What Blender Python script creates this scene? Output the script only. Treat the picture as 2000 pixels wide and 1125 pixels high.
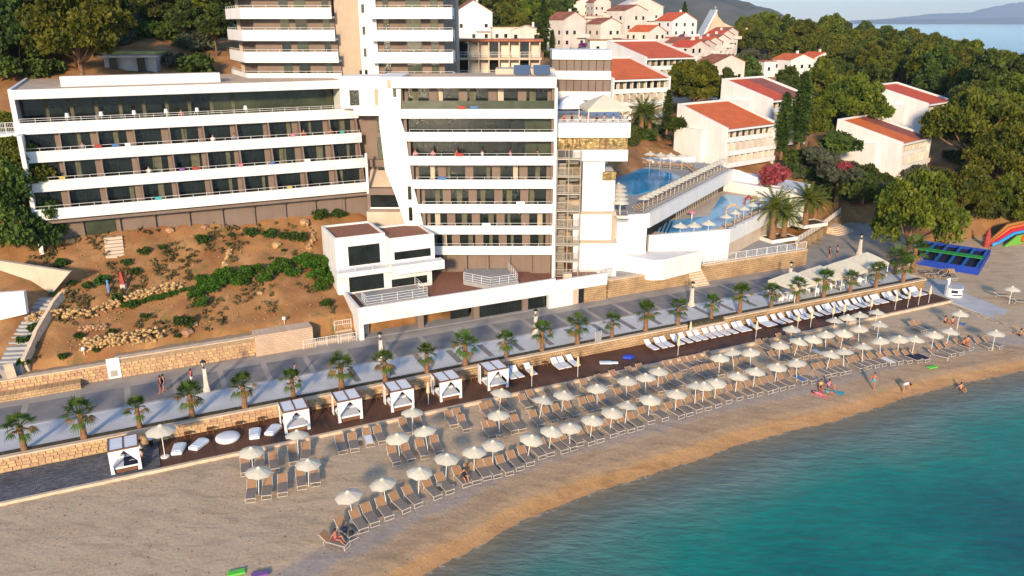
import bpy, math, random
import numpy as np
from mathutils import Vector
R=math.radians
random.seed(7); rng=np.random.default_rng(7)
S=bpy.context.scene
for o in list(bpy.data.objects): bpy.data.objects.remove(o)
COL=S.collection
# ---------------- camera
F_PX=1550.; PITCH=math.atan((562.5-43)/F_PX); H=33.
cd=bpy.data.cameras.new('camera'); cam=bpy.data.objects.new('camera',cd); COL.objects.link(cam)
cd.sensor_width=36; cd.lens=36*F_PX/2000; cd.clip_start=.5; cd.clip_end=60000
cam.location=(0,0,H); cam.rotation_euler=(math.pi/2-PITCH,0,0); S.camera=cam
# ---------------- sky, sun, exposure
SUN_EL,SUN_AZ=R(17),R(7.5)          # light travels towards +Y, a little to +X
w=bpy.data.worlds.new('World'); S.world=w; w.use_nodes=True
nt=w.node_tree; sky=nt.nodes.new('ShaderNodeTexSky'); sky.sky_type='NISHITA'; sky.sun_disc=False
sky.sun_elevation=SUN_EL; sky.sun_rotation=math.pi+SUN_AZ; sky.air_density=1.0; sky.dust_density=.1; sky.ozone_density=4.
bg=nt.nodes['Background']; bg.inputs[1].default_value=.135; nt.links.new(sky.outputs[0],bg.inputs[0])
ld=bpy.data.lights.new('sun','SUN'); ld.energy=2.9; ld.angle=R(5); ld.color=(1,.77,.50)
sun=bpy.data.objects.new('sun',ld); COL.objects.link(sun)
sun.rotation_euler=Vector((math.sin(SUN_AZ)*math.cos(SUN_EL),math.cos(SUN_AZ)*math.cos(SUN_EL),-math.sin(SUN_EL))).to_track_quat('-Z','Y').to_euler()
sun.location=(-30,-60,60)
vs=S.view_settings; vs.view_transform='Standard'; vs.look='None'; vs.exposure=1.25; vs.gamma=1; vs.use_curve_mapping=False
S.cycles.max_bounces=6; S.cycles.transparent_max_bounces=12
# ---------------- survey: photograph pixel -> point on a known level
_c,_s=math.cos(PITCH),math.sin(PITCH)
def ray(px,py):
    u=(px-1000)/F_PX; v=(py-562.5)/F_PX
    return u,_c-v*_s,-_s-v*_c
def G(px,py,z=0.):
    a,b,c=ray(px,py); t=(z-H)/c; return Vector((a*t,b*t,z))
def YP(px,py,Y):
    a,b,c=ray(px,py); t=Y/b; return Vector((a*t,Y,H+c*t))
# promenade frame: t along the shore, n inland
A=R(25.6); CA,SA=math.cos(A),math.sin(A)
def TN(t,n,z=0.): return Vector((t*CA-n*SA,t*SA+n*CA,z))
def toTN(p): return p[0]*CA+p[1]*SA,-p[0]*SA+p[1]*CA
# ---------------- materials
def mat(name,col,rough=.7,var=.12,scale=3.,bump=0.,bscale=30.,metal=0.,rand=0.,spec=.3,col2=None,coords='Object',trans=0.):
    m=bpy.data.materials.new(name); m.use_nodes=True; n=m.node_tree.nodes; l=m.node_tree.links; b=n['Principled BSDF']
    b.inputs['Roughness'].default_value=rough; b.inputs['Metallic'].default_value=metal; b.inputs['Specular IOR Level'].default_value=spec
    tc=n.new('ShaderNodeTexCoord'); co=tc.outputs[coords]
    c1=[max(0,x*(1-var)) for x in col]; c2=list(col2) if col2 else [min(1,x*(1+var)) for x in col]
    nz=n.new('ShaderNodeTexNoise'); nz.inputs['Scale'].default_value=scale; nz.inputs['Detail'].default_value=5; l.new(co,nz.inputs['Vector'])
    mr=n.new('ShaderNodeMapRange'); mr.inputs[1].default_value=.32; mr.inputs[2].default_value=.68; l.new(nz.outputs[0],mr.inputs[0])
    mx=n.new('ShaderNodeMix'); mx.data_type='RGBA'; mx.inputs[6].default_value=(*c1,1); mx.inputs[7].default_value=(*c2,1); l.new(mr.outputs[0],mx.inputs[0])
    out=mx.outputs[2]
    if rand:
        oi=n.new('ShaderNodeObjectInfo'); hs=n.new('ShaderNodeHueSaturation'); m1=n.new('ShaderNodeMapRange')
        m1.inputs[3].default_value=1-rand; m1.inputs[4].default_value=1+rand; l.new(oi.outputs['Random'],m1.inputs[0]); l.new(m1.outputs[0],hs.inputs['Value']); l.new(out,hs.inputs['Color'])
        m2=n.new('ShaderNodeMapRange'); m2.inputs[3].default_value=.5-.04*rand*4; m2.inputs[4].default_value=.5+.04*rand*2; l.new(oi.outputs['Random'],m2.inputs[0]); l.new(m2.outputs[0],hs.inputs['Hue']); out=hs.outputs[0]
    l.new(out,b.inputs['Base Color'])
    if bump:
        n2=n.new('ShaderNodeTexNoise'); n2.inputs['Scale'].default_value=bscale; n2.inputs['Detail'].default_value=4; l.new(co,n2.inputs['Vector'])
        bp=n.new('ShaderNodeBump'); bp.inputs['Strength'].default_value=bump; bp.inputs['Distance'].default_value=.05; l.new(n2.outputs[0],bp.inputs['Height']); l.new(bp.outputs[0],b.inputs['Normal'])
    if trans:
        tr=n.new('ShaderNodeBsdfTranslucent'); l.new(out,tr.inputs[0]); ms=n.new('ShaderNodeMixShader'); ms.inputs[0].default_value=trans
        l.new(b.outputs[0],ms.inputs[1]); l.new(tr.outputs[0],ms.inputs[2]); l.new(ms.outputs[0],n['Material Output'].inputs[0])
    return m
def brickmat(name,c1,c2,mortar,bw,bh,msize=.02,rough=.85,axes='XZ',bump=.6,offset=.5,extra=.35,sq=1.):
    m=bpy.data.materials.new(name); m.use_nodes=True; n=m.node_tree.nodes; l=m.node_tree.links; b=n['Principled BSDF']; b.inputs['Roughness'].default_value=rough; b.inputs['Specular IOR Level'].default_value=.2
    tc=n.new('ShaderNodeTexCoord'); sp=n.new('ShaderNodeSeparateXYZ'); cb=n.new('ShaderNodeCombineXYZ'); l.new(tc.outputs['Object'],sp.inputs[0])
    l.new(sp.outputs['XYZ'.index(axes[0])],cb.inputs[0]); l.new(sp.outputs['XYZ'.index(axes[1])],cb.inputs[1])
    nz=n.new('ShaderNodeTexNoise'); nz.inputs['Scale'].default_value=1.3; nz.inputs['Detail'].default_value=3; l.new(tc.outputs['Object'],nz.inputs['Vector'])
    va=n.new('ShaderNodeVectorMath'); va.operation='MULTIPLY_ADD'; l.new(nz.outputs[1],va.inputs[0]); va.inputs[1].default_value=(bw*.35,bh*.35,0); l.new(cb.outputs[0],va.inputs[2])
    br=n.new('ShaderNodeTexBrick'); br.offset=offset; br.squash=sq; br.inputs['Scale'].default_value=1; br.inputs['Brick Width'].default_value=bw; br.inputs['Row Height'].default_value=bh; br.inputs['Mortar Size'].default_value=msize; br.inputs['Bias'].default_value=0
    br.inputs['Color1'].default_value=(*c1,1); br.inputs['Color2'].default_value=(*c2,1); br.inputs['Mortar'].default_value=(*mortar,1); l.new(va.outputs[0],br.inputs[0])
    n3=n.new('ShaderNodeTexNoise'); n3.inputs['Scale'].default_value=.5; n3.inputs['Detail'].default_value=6; l.new(tc.outputs['Object'],n3.inputs['Vector'])
    m3=n.new('ShaderNodeMapRange'); m3.inputs[1].default_value=.3; m3.inputs[2].default_value=.7; m3.inputs[3].default_value=1-extra; m3.inputs[4].default_value=1+extra*.6; l.new(n3.outputs[0],m3.inputs[0])
    hs=n.new('ShaderNodeHueSaturation'); l.new(br.outputs[0],hs.inputs['Color']); l.new(m3.outputs[0],hs.inputs['Value']); l.new(hs.outputs[0],b.inputs['Base Color'])
    bp=n.new('ShaderNodeBump'); bp.inputs['Strength'].default_value=bump; bp.inputs['Distance'].default_value=.06; bp.invert=True; l.new(br.outputs['Fac'],bp.inputs['Height']); l.new(bp.outputs[0],b.inputs['Normal'])
    return m
WHITE=mat('white_render',(.70,.68,.65),.8,.05,.4,.12,18)
CREAM=mat('cream_render',(.54,.43,.32),.85,.08,.5,.12,15)
HOUSEW=mat('house_render',(.66,.59,.50),.85,.1,.3,.1,12,rand=.14)
BROWN=mat('brown_render',(.20,.145,.115),.8,.08,.5,.1,15)
def streaks(m):
    n=m.node_tree.nodes; l=m.node_tree.links; b=n['Principled BSDF']; src=b.inputs['Base Color'].links[0].from_socket
    tc=n.new('ShaderNodeTexCoord'); mp=n.new('ShaderNodeMapping'); mp.inputs['Scale'].default_value=(2.2,2.2,.25); l.new(tc.outputs['Object'],mp.inputs[0])
    z=n.new('ShaderNodeTexNoise'); z.inputs['Scale'].default_value=1.; z.inputs['Detail'].default_value=6; l.new(mp.outputs[0],z.inputs['Vector'])
    r=n.new('ShaderNodeMapRange'); r.inputs[1].default_value=.45; r.inputs[2].default_value=.75; r.inputs[3].default_value=1; r.inputs[4].default_value=.90; l.new(z.outputs[0],r.inputs[0])
    hs=n.new('ShaderNodeHueSaturation'); l.new(src,hs.inputs['Color']); l.new(r.outputs[0],hs.inputs['Value']); l.new(hs.outputs[0],b.inputs['Base Color'])
for m_ in (WHITE,HOUSEW,CREAM,BROWN): streaks(m_)
TAN=mat('tan_render',(.42,.33,.24),.85,.08,.5,.1,15)
GLASS=mat('window_glass',(.012,.017,.016),.06,.3,.6,spec=.5)
GLASS2=mat('green_glass',(.05,.06,.035),.07,.35,.5,spec=.5)
CURTAIN=mat('curtain',(.11,.105,.065),.8,.25,2.)
METAL=mat('white_metal',(.75,.73,.69),.4,.03,2,metal=0)
GREYMETAL=mat('grey_steel',(.45,.40,.33),.45,.08,3,metal=.3)
GRAVEL=mat('roof_gravel',(.27,.12,.075),.95,.35,9,.8,25)
ROOFGR=mat('roof_screed',(.50,.37,.26),.95,.15,.8,.3,12)
PAVEG=mat('grey_tile',(.33,.32,.31),.8,.08,1,.1,10)
REDROOF=mat('red_roof',(.56,.11,.028),.8,.12,.6,.25,8,rand=.08)
REDROOF2=mat('faded_red_roof',(.27,.085,.06),.85,.15,.6,.25,8)
TERRA=brickmat('terracotta',(.42,.15,.075),(.34,.12,.07),(.2,.08,.05),.35,.3,.03,axes='XY',bump=.8)
STONE=brickmat('ashlar_stone',(.52,.34,.175),(.43,.28,.15),(.28,.19,.11),.46,.27,.025,bump=1.)
STONEB=mat('stone_block',(.50,.33,.175),.9,.2,3,.5,14,rand=.13)
MORTAR=mat('mortar',(.32,.225,.14),.95,.2,3)
STONEP=brickmat('pink_block',(.58,.42,.29),(.52,.37,.26),(.42,.31,.22),.5,.25,.015,extra=.15)
RUBBLE=brickmat('rubble_stone',(.47,.30,.15),(.56,.40,.24),(.18,.11,.06),.33,.26,.03,bump=1.)
STONECAP=mat('stone_cap',(.60,.46,.32),.85,.12,2,.2,12)
ASPH=mat('dark_paving',(.20,.187,.178),.85,.14,.7,.25,40,rand=.08)
PLIGHT=mat('promenade_concrete',(.34,.295,.245),.85,.14,.5,.2,20)
TILEW=brickmat('pale_tiles',(.55,.55,.55),(.51,.51,.51),(.43,.43,.43),.6,.3,.012,axes='XY',bump=.2,extra=.12)
DECK=brickmat('deck_boards',(.15,.070,.042),(.12,.056,.034),(.03,.014,.01),.14,6.,.008,axes='XY',bump=.5,rough=.6,extra=.3,offset=.3)
COBBLE=brickmat('dark_cobbles',(.10,.10,.11),(.20,.20,.21),(.06,.06,.065),.3,.16,.02,axes='XY',bump=.5)
CONC=mat('concrete',(.42,.41,.40),.85,.1,.6,.15,15)
SOIL=mat('planter_soil',(.10,.06,.035),.95,.4,3,.6,20)
WOOD=mat('wood',(.16,.07,.035),.6,.2,4)
CLOTHW=mat('white_cloth',(.80,.80,.80),.85,.04,2,.1,8,trans=.15)
UMB=mat('umbrella_canvas',(.76,.70,.545),.85,.05,2,rand=.05,trans=.3)
UMBF=mat('folded_canvas',(.72,.55,.34),.85,.1,4,trans=.1)
SLINGT=mat('tan_sling',(.30,.17,.09),.8,.1,6)
SLING=mat('grey_brown_sling',(.215,.175,.145),.8,.08,6)
BLUECUSH=mat('pale_blue_cushion',(.62,.70,.76),.8,.12,2)
NAVY=mat('navy_cloth',(.015,.018,.05),.8,.2,3)
BARK=mat('pine_bark',(.19,.105,.06),.95,.35,5,.8,14)
PALMBARK=mat('palm_bark',(.24,.125,.065),.95,.4,9,1.,30)
def leafmat(n,c,c2,rand=.2,tr=.25): return mat(n,c,.65,.3,.55,rand=rand,spec=.25,col2=c2,trans=tr)
PINE=leafmat('pine_needles',(.05,.092,.008),(.16,.175,.014))
PINED=leafmat('dark_pine_needles',(.035,.07,.012),(.095,.13,.02))
CYPR=leafmat('cypress_foliage',(.035,.07,.012),(.075,.115,.02),.12)
BUSH=leafmat('shrub_leaves',(.03,.075,.012),(.07,.13,.02))
OLIVE=leafmat('olive_leaves',(.075,.095,.05),(.13,.14,.08))
IVY=leafmat('ivy_leaves',(.035,.105,.008),(.09,.19,.018),.1)
PINKF=leafmat('pink_blossom',(.30,.045,.055),(.42,.09,.10),.1)
PURPF=leafmat('purple_blossom',(.22,.04,.26),(.32,.08,.36),.1)
PALML=leafmat('palm_leaf',(.04,.095,.012),(.11,.17,.022),.12)
DATEL=leafmat('date_palm_leaf',(.06,.105,.012),(.16,.19,.025),.1)
DRYL=leafmat('dry_frond',(.28,.17,.05),(.36,.24,.08),.1)
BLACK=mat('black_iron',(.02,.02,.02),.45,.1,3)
LAMPG=mat('lamp_glass',(.55,.50,.38),.2,.05,3)
SKIN=mat('skin',(.42,.20,.11),.55,.1,6,rand=.12)
HAIR=mat('hair',(.03,.018,.012),.6,.2,8)
CL={k:mat('cloth_'+k,c,.85,.1,5) for k,c in dict(red=(.35,.05,.04),black=(.02,.02,.025),white=(.75,.73,.7),blue=(.08,.16,.35),pink=(.6,.18,.25),teal=(.06,.33,.36),yellow=(.45,.34,.12),green=(.12,.5,.06),grey=(.25,.25,.26),purple=(.2,.09,.26)).items()}
# ---------------- mesh builder
class MB:
    def __init__(s): s.v=[]; s.f=[]
    def add(s,v,f):
        k=len(s.v); s.v+= [tuple(p) for p in v]; s.f+=[tuple(i+k for i in q) for q in f]; return s
    def box(s,x0,x1,y0,y1,z0,z1):
        return s.add([(x0,y0,z0),(x1,y0,z0),(x1,y1,z0),(x0,y1,z0),(x0,y0,z1),(x1,y0,z1),(x1,y1,z1),(x0,y1,z1)],[(0,3,2,1),(4,5,6,7),(0,1,5,4),(1,2,6,5),(2,3,7,6),(3,0,4,7)])
    def prism(s,poly,z0,z1,plane='xy',off=0):
        n=len(poly)
        def m(a,b,c): return (a,b,c) if plane=='xy' else ((a,c,b) if plane=='xz' else (c,a,b))
        v=[m(a,b,z0) for a,b in poly]+[m(a,b,z1) for a,b in poly]
        return s.add(v,[tuple(range(n))[::-1],tuple(range(n,2*n))]+[(i,(i+1)%n,n+(i+1)%n,n+i) for i in range(n)])
    def loft(s,rings,cap=True):
        n=len(rings[0]); v=[p for r in rings for p in r]; f=[]
        for k in range(len(rings)-1):
            for i in range(n): f.append((k*n+i,k*n+(i+1)%n,(k+1)*n+(i+1)%n,(k+1)*n+i))
        if cap: f+=[tuple(range(n))[::-1],tuple(range((len(rings)-1)*n,len(rings)*n))]
        return s.add(v,f)
    def tube(s,pts,rad,n=6):
        pts=[Vector(p) for p in pts]; rings=[]
        if not hasattr(rad,'__len__'): rad=[rad]*len(pts)
        for i,p in enumerate(pts):
            d=(pts[min(i+1,len(pts)-1)]-pts[max(i-1,0)]).normalized(); a=d.orthogonal() if abs(d.z)<.95 else d.cross(Vector((0,1,0))); a.normalize(); b=d.cross(a)
            rings.append([p+(a*math.cos(2*math.pi*k/n)+b*math.sin(2*math.pi*k/n))*rad[i] for k in range(n)])
        return s.loft(rings)
    def lathe(s,prof,n=10,c=(0,0,0),ph=0):
        return s.loft([[(c[0]+r*math.cos(2*math.pi*k/n+ph),c[1]+r*math.sin(2*math.pi*k/n+ph),c[2]+z) for k in range(n)] for r,z in prof])
    def mesh(s,name,mt=None,smooth=False):
        me=bpy.data.meshes.new(name); me.from_pydata(s.v,[],s.f); me.validate(); 
        if mt: me.materials.append(mt)
        if smooth: me.polygons.foreach_set('use_smooth',[True]*len(me.polygons))
        me.update(); return me
    def build(s,name,mt,parent=None,loc=(0,0,0),rz=0.,smooth=False,bevel=0):
        o=ob(name,s.mesh(name,mt,smooth),parent,loc,rz)
        if bevel:
            b=o.modifiers.new('bevel','BEVEL'); b.width=bevel; b.segments=2; b.limit_method='ANGLE'
        return o
def ob(name,me,parent=None,loc=(0,0,0),rz=0.,sc=1.):
    o=bpy.data.objects.new(name,me); COL.objects.link(o); o.parent=parent; o.location=loc; o.rotation_euler=(0,0,rz)
    if sc!=1.: o.scale=(sc,)*3 if not hasattr(sc,'__len__') else sc
    return o
def thing(name,label,cat,loc=(0,0,0),rz=0.,group=None):
    o=bpy.data.objects.new(name,None); COL.objects.link(o); o.location=loc; o.rotation_euler=(0,0,rz); o.empty_display_size=.3
    return tag(o,label,cat,group)
def tag(o,label,cat,group=None,kind=None):
    if label: o['label']=label
    if cat: o['category']=cat
    if group: o['group']=group
    if kind: o['kind']=kind
    return o
def struct(o): o['kind']='structure'; return o
def stuff(o,label=None,cat=None): return tag(o,label,cat,None,'stuff')
def dup(root,loc,rz=0.,sc=1.,label=None,group=None,mats=None):
    def cp(o,par):
        c=o.copy(); COL.objects.link(c); c.parent=par
        for ch in o.children: cp(ch,c)
        return c
    r=cp(root,None); r.location=loc; r.rotation_euler=(0,0,rz); r.scale=(sc,)*3 if not hasattr(sc,'__len__') else sc
    if label: r['label']=label
    if group: r['group']=group
    return r
def first_or_dup(proto,used,loc,rz=0.,sc=1.,label=None):
    if not used: used.append(1); proto.location=loc; proto.rotation_euler=(0,0,rz); proto.scale=(sc,)*3 if not hasattr(sc,'__len__') else sc; r=proto
    else: r=dup(proto,loc,rz,sc)
    if label: r['label']=label
    return r
def ordn(n): return ['','first','second','third','fourth','fifth','sixth','seventh','eighth','ninth','tenth'][n] if n<11 else '%d%s'%(n,'th' if 10<n%100<14 else {1:'st',2:'nd',3:'rd'}.get(n%10,'th'))
def pts(s): return [tuple(float(a) for a in q.split(',')) for q in s.split()]
# ================= TERRAIN (one sheet to the far hills)
CP=[]
def cp(p,z): CP.append((p[0],p[1],z))
for t in (-60,-30,-10,10,19): cp(TN(t,78),3.3)
for t in (-60,-30,-10,10,24): cp(TN(t,94.5),10.6)
for t in (-60,-30,-10,10): cp(TN(t,86),7.0)
for t in (-45,-25): cp(TN(t,100),14 if t<-30 else 12)
for t in (-70,-40,-15,5,25): cp(TN(t,113),24.)
cp(TN(-70,100),17)
for x,y,z in [(-16,98,10),(-10,95,4),(5,97,4),(0,112,20),(8,112,18),(15,118,10),(13,100,2.5),(22,106,3),(25,97,2.2),(36,108,2.2),(26,110,2.5),(30,116,3),(34,122,4),(30,104,2.2),(40,114,2.2),(20,120,8.5),(24,133,10.3),(38,134,9.5),(45,112,1.),(42,106,1.),(-5,128,24),(8,130,20),
 (45,140,9.5),(60,135,5),(70,150,5),(50,122,1.),(57,128,1.),(48,110,1.),(62,112,1.),(58,104,.9),(80,125,4),(95,125,6),(75,112,1.2),(85,112,1.2),(100,110,1.5),(130,130,8),(150,160,12),
 (15,170,14),(30,175,14),(45,180,13),(-30,150,30),(-70,150,33),(-120,150,34),(-70,240,40),(-20,250,27),(30,220,20),(20,300,25),(60,320,25),(80,360,25),(20,400,31),(60,420,22),(100,420,21),(-60,400,48),(110,265,14),(110,200,11),(140,230,12),(100,170,8),
 (130,300,13),(150,400,21),(201,400,13),(226,400,7),(251,400,1),(240,350,1),(180,300,12),(200,320,9),(260,300,0),(300,300,1),(330,360,-2),(250,460,4),(200,520,4),(120,560,8),(300,480,-6),(200,230,10),(250,240,4),(200,160,8),(320,200,2),(60,700,8),(0,700,20),(200,700,-6),(400,600,-8),(450,300,-8),(420,150,0),(-150,100,18),(-150,250,45),(-200,500,55),(-200,700,50),(-100,60,4),(-100,75,10)]: CP.append((x,y,z))
CP=np.array(CP,float)
_D=np.linalg.norm(CP[:,None,:2]-CP[None,:,:2],axis=2); _W=np.linalg.solve(np.block([[_D+np.eye(len(CP))*-.15,np.ones((len(CP),1))],[np.ones((1,len(CP))),np.zeros((1,1))]]),np.r_[CP[:,2],0])
def zt(x,y):
    x=np.atleast_1d(np.asarray(x,float)); y=np.atleast_1d(np.asarray(y,float))
    d=np.sqrt((x[:,None]-CP[None,:,0])**2+(y[:,None]-CP[None,:,1])**2); z=d@_W[:-1]+_W[-1]
    t=x*CA+y*SA; n=-x*SA+y*CA
    z=np.where((n<78.4)&(t<92),1.0,z); z=np.where((n<78.8)&(t>=92)&(t<160),-1.,z); z=np.where(n<66,-2.,z)
    return z
def bumps(x,y): return .22*np.sin(x*1.3+2*np.sin(y*.7))*np.cos(y*1.1+x*.4)+.12*np.sin(x*2.9+y*1.7)
def zg(x,y): return float(zt(x,y)[0])
def on(px,py):
    a,b,c=ray(px,py); s=np.concatenate([np.arange(60,260,.25),np.arange(260,900,1.5)]); h=zt(a*s,b*s); zz=H+c*s
    k=np.argmax(zz<h); 
    if zz[k]>=h[k]: k=len(s)-1
    return Vector((a*s[k],b*s[k],h[k]))
xs=np.concatenate([np.linspace(-420,-72,40),np.linspace(-70,70,176),np.linspace(72,230,60),np.linspace(234,700,50)])
ys=np.concatenate([np.linspace(40,150,150),np.linspace(151,260,60),np.linspace(264,900,80)])
X,Y=np.meshgrid(xs,ys); Z=zt(X.ravel(),Y.ravel()).reshape(X.shape); 
nn=-X*SA+Y*CA; Z=np.where(nn>79,Z+bumps(X,Y)*np.clip((nn-79)/4,0,1),Z)
def gridmesh(name,X,Y,Z,mt,smooth=True):
    r,c=X.shape; v=np.stack([X.ravel(),Y.ravel(),Z.ravel()],1); i=np.arange(r*c).reshape(r,c)
    f=np.stack([i[:-1,:-1],i[:-1,1:],i[1:,1:],i[1:,:-1]],-1).reshape(-1,4)
    me=bpy.data.meshes.new(name); me.from_pydata(v.tolist(),[],f.tolist()); me.materials.append(mt)
    if smooth: me.polygons.foreach_set('use_smooth',[True]*len(me.polygons))
    return ob(name,me)
GROUND=mat('red_earth',(.34,.14,.045),.95,.3,.3,1.,5,col2=(.41,.215,.085))
def ground_tufts(m):   # patches of dry grass and scrub in the earth
    n=m.node_tree.nodes; l=m.node_tree.links; b=n['Principled BSDF']; src=b.inputs['Base Color'].links[0].from_socket
    tc=n.new('ShaderNodeTexCoord')
    def layer(src,sc,lo,hi,col):
        z=n.new('ShaderNodeTexNoise'); z.inputs['Scale'].default_value=sc; z.inputs['Detail'].default_value=8; z.inputs['Roughness'].default_value=.7; l.new(tc.outputs['Object'],z.inputs['Vector'])
        r=n.new('ShaderNodeMapRange'); r.inputs[1].default_value=lo; r.inputs[2].default_value=hi; l.new(z.outputs[0],r.inputs[0])
        x=n.new('ShaderNodeMix'); x.data_type='RGBA'; l.new(r.outputs[0],x.inputs[0]); l.new(src,x.inputs[6]); x.inputs[7].default_value=(*col,1); return x.outputs[2]
    s=layer(src,.13,.5,.68,(.22,.115,.055)); s=layer(s,.7,.54,.66,(.17,.125,.035)); s=layer(s,2.6,.6,.72,(.17,.085,.035)); s=layer(s,3.4,.66,.72,(.46,.33,.2)); l.new(s,b.inputs['Base Color'])
ground_tufts(GROUND)
struct(gridmesh('terrain',X,Y,Z,GROUND))
# ================= SEA
SHORE=[(-400,-150),(-150,-60),(-60,-8),(-20,23),(-5,33),(5,38),(13.1,41.2),(20.9,43.4),(25.3,44.1),(32.7,44.9),(43.5,45.3),(53.3,45.2),(62,45.4),(71.9,45.4),(80,44.7),(100,41),(130,35),(200,30),(400,30),(900,60)]
_st=np.array([a for a,_ in SHORE],float); _sn=np.array([b for _,b in SHORE],float)
def shore(t): return np.interp(t,_st,_sn)
def seagrid(name,ts,ns,zf,mt,attr=None):
    T,N=np.meshgrid(ts,ns); Xg=T*CA-N*SA; Yg=T*SA+N*CA; o=gridmesh(name,Xg,Yg,zf(T,N),mt)
    if attr is not None:
        a=o.data.attributes.new('depth','FLOAT','POINT'); a.data.foreach_set('value',attr(T,N).ravel().astype(np.float32))
    return o
def sstep(x): x=np.clip(x,0,1); return x*x*(3-2*x)
wob=lambda T:.16*np.sin(T*.31)+.07*np.sin(T*.9+1)+.03*np.sin(T*2.9)
def beachz(T,N):
    d=N-shore(T)-wob(T)
    z=np.where(d<0,-1+.16*d,np.where(d<2.2,-1+.22*d,np.where(d<4.2,-.52+.05*(d-2.2),np.where(d<7,-.42+.14*(d-4.2),-.03+.004*(d-7)))))
    return np.maximum(z,-9)+.018*np.sin(T*3.1+N)*np.cos(N*2.3)+.012*np.sin(T*7+N*5)
def bz(x,y):
    t,n=toTN((x,y)); return float(beachz(np.array(t),np.array(n)))
PEB=mat('pebble_beach',(.44,.315,.195),.9,.16,.35,.65,3.2,col2=(.55,.41,.27))
def beach_tone(m):
    n=m.node_tree.nodes; l=m.node_tree.links; b=n['Principled BSDF']; src=b.inputs['Base Color'].links[0].from_socket
    at=n.new('ShaderNodeAttribute'); at.attribute_name='depth'; tc=n.new('ShaderNodeTexCoord')
    z=n.new('ShaderNodeTexNoise'); z.inputs['Scale'].default_value=1.2; z.inputs['Detail'].default_value=6; l.new(tc.outputs['Object'],z.inputs['Vector'])
    ma=n.new('ShaderNodeMath'); ma.operation='MULTIPLY_ADD'; ma.inputs[1].default_value=1.1; ma.inputs[2].default_value=-.55; l.new(z.outputs[0],ma.inputs[0])
    ad=n.new('ShaderNodeMath'); l.new(at.outputs['Fac'],ad.inputs[0]); l.new(ma.outputs[0],ad.inputs[1])
    rp=n.new('ShaderNodeValToRGB'); l.new(ad.outputs[0],rp.inputs[0]); e=rp.color_ramp.elements    # distance from the water /10
    mr=n.new('ShaderNodeMath'); mr.operation='MULTIPLY'; mr.inputs[1].default_value=.1; l.new(ad.outputs[0],mr.inputs[0]); l.new(mr.outputs[0],rp.inputs[0])
    e[0].position=0; e[0].color=(.42,.19,.055,1); e[1].position=1; e[1].color=(.53,.38,.235,1)
    for p,c in ((.12,(.52,.25,.07,1)),(.17,(.38,.225,.11,1)),(.40,(.43,.28,.16,1)),(.47,(.26,.225,.21,1)),(.60,(.28,.24,.215,1)),(.70,(.52,.36,.215,1))): k=e.new(p); k.color=c
    mx=n.new('ShaderNodeMix'); mx.data_type='RGBA'; mx.blend_type='MIX'; mx.inputs[0].default_value=.75; l.new(src,mx.inputs[6]); l.new(rp.outputs[0],mx.inputs[7])
    sp=n.new('ShaderNodeTexNoise'); sp.inputs['Scale'].default_value=5; sp.inputs['Detail'].default_value=8; sp.inputs['Roughness'].default_value=.75; l.new(tc.outputs['Object'],sp.inputs['Vector'])
    r2=n.new('ShaderNodeMapRange'); r2.inputs[1].default_value=.3; r2.inputs[2].default_value=.7; r2.inputs[3].default_value=.74; r2.inputs[4].default_value=1.24; l.new(sp.outputs[0],r2.inputs[0])
    hs=n.new('ShaderNodeHueSaturation'); l.new(mx.outputs[2],hs.inputs['Color']); l.new(r2.outputs[0],hs.inputs['Value'])
    tk=n.new('ShaderNodeTexNoise'); tk.inputs['Scale'].default_value=.55; tk.inputs['Detail'].default_value=7; tk.inputs['Distortion'].default_value=1.5; mp=n.new('ShaderNodeMapping'); mp.inputs['Rotation'].default_value=(0,0,-A); mp.inputs['Scale'].default_value=(.5,1.4,1); l.new(tc.outputs['Object'],mp.inputs[0]); l.new(mp.outputs[0],tk.inputs['Vector'])   # trampled tracks
    r3=n.new('ShaderNodeMapRange'); r3.inputs[1].default_value=.5; r3.inputs[2].default_value=.68; r3.inputs[3].default_value=1; r3.inputs[4].default_value=.78; l.new(tk.outputs[0],r3.inputs[0]); h3=n.new('ShaderNodeHueSaturation'); l.new(hs.outputs[0],h3.inputs['Color']); l.new(r3.outputs[0],h3.inputs['Value']); l.new(h3.outputs[0],b.inputs['Base Color'])
beach_tone(PEB)
bt=np.concatenate([np.linspace(-120,-22,40),np.linspace(-21,112,400),np.linspace(114,260,40)])
bn=np.linspace(0,1,150)
T0=np.tile(bt,(150,1)); N0=(shore(bt)-14)[None,:]+bn[:,None]*((np.where(bt>88,79.,60.9)-shore(bt)+14)[None,:]); N0=np.where(N0<-200,-200,N0)
Xb=T0*CA-N0*SA; Yb=T0*SA+N0*CA; beach=struct(gridmesh('beach',Xb,Yb,beachz(T0,N0)+np.clip((N0-66)*.03,0,.4),PEB))
aa=beach.data.attributes.new('depth','FLOAT','POINT'); aa.data.foreach_set('value',(N0-shore(T0)-wob(T0)).ravel().astype(np.float32))
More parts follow.
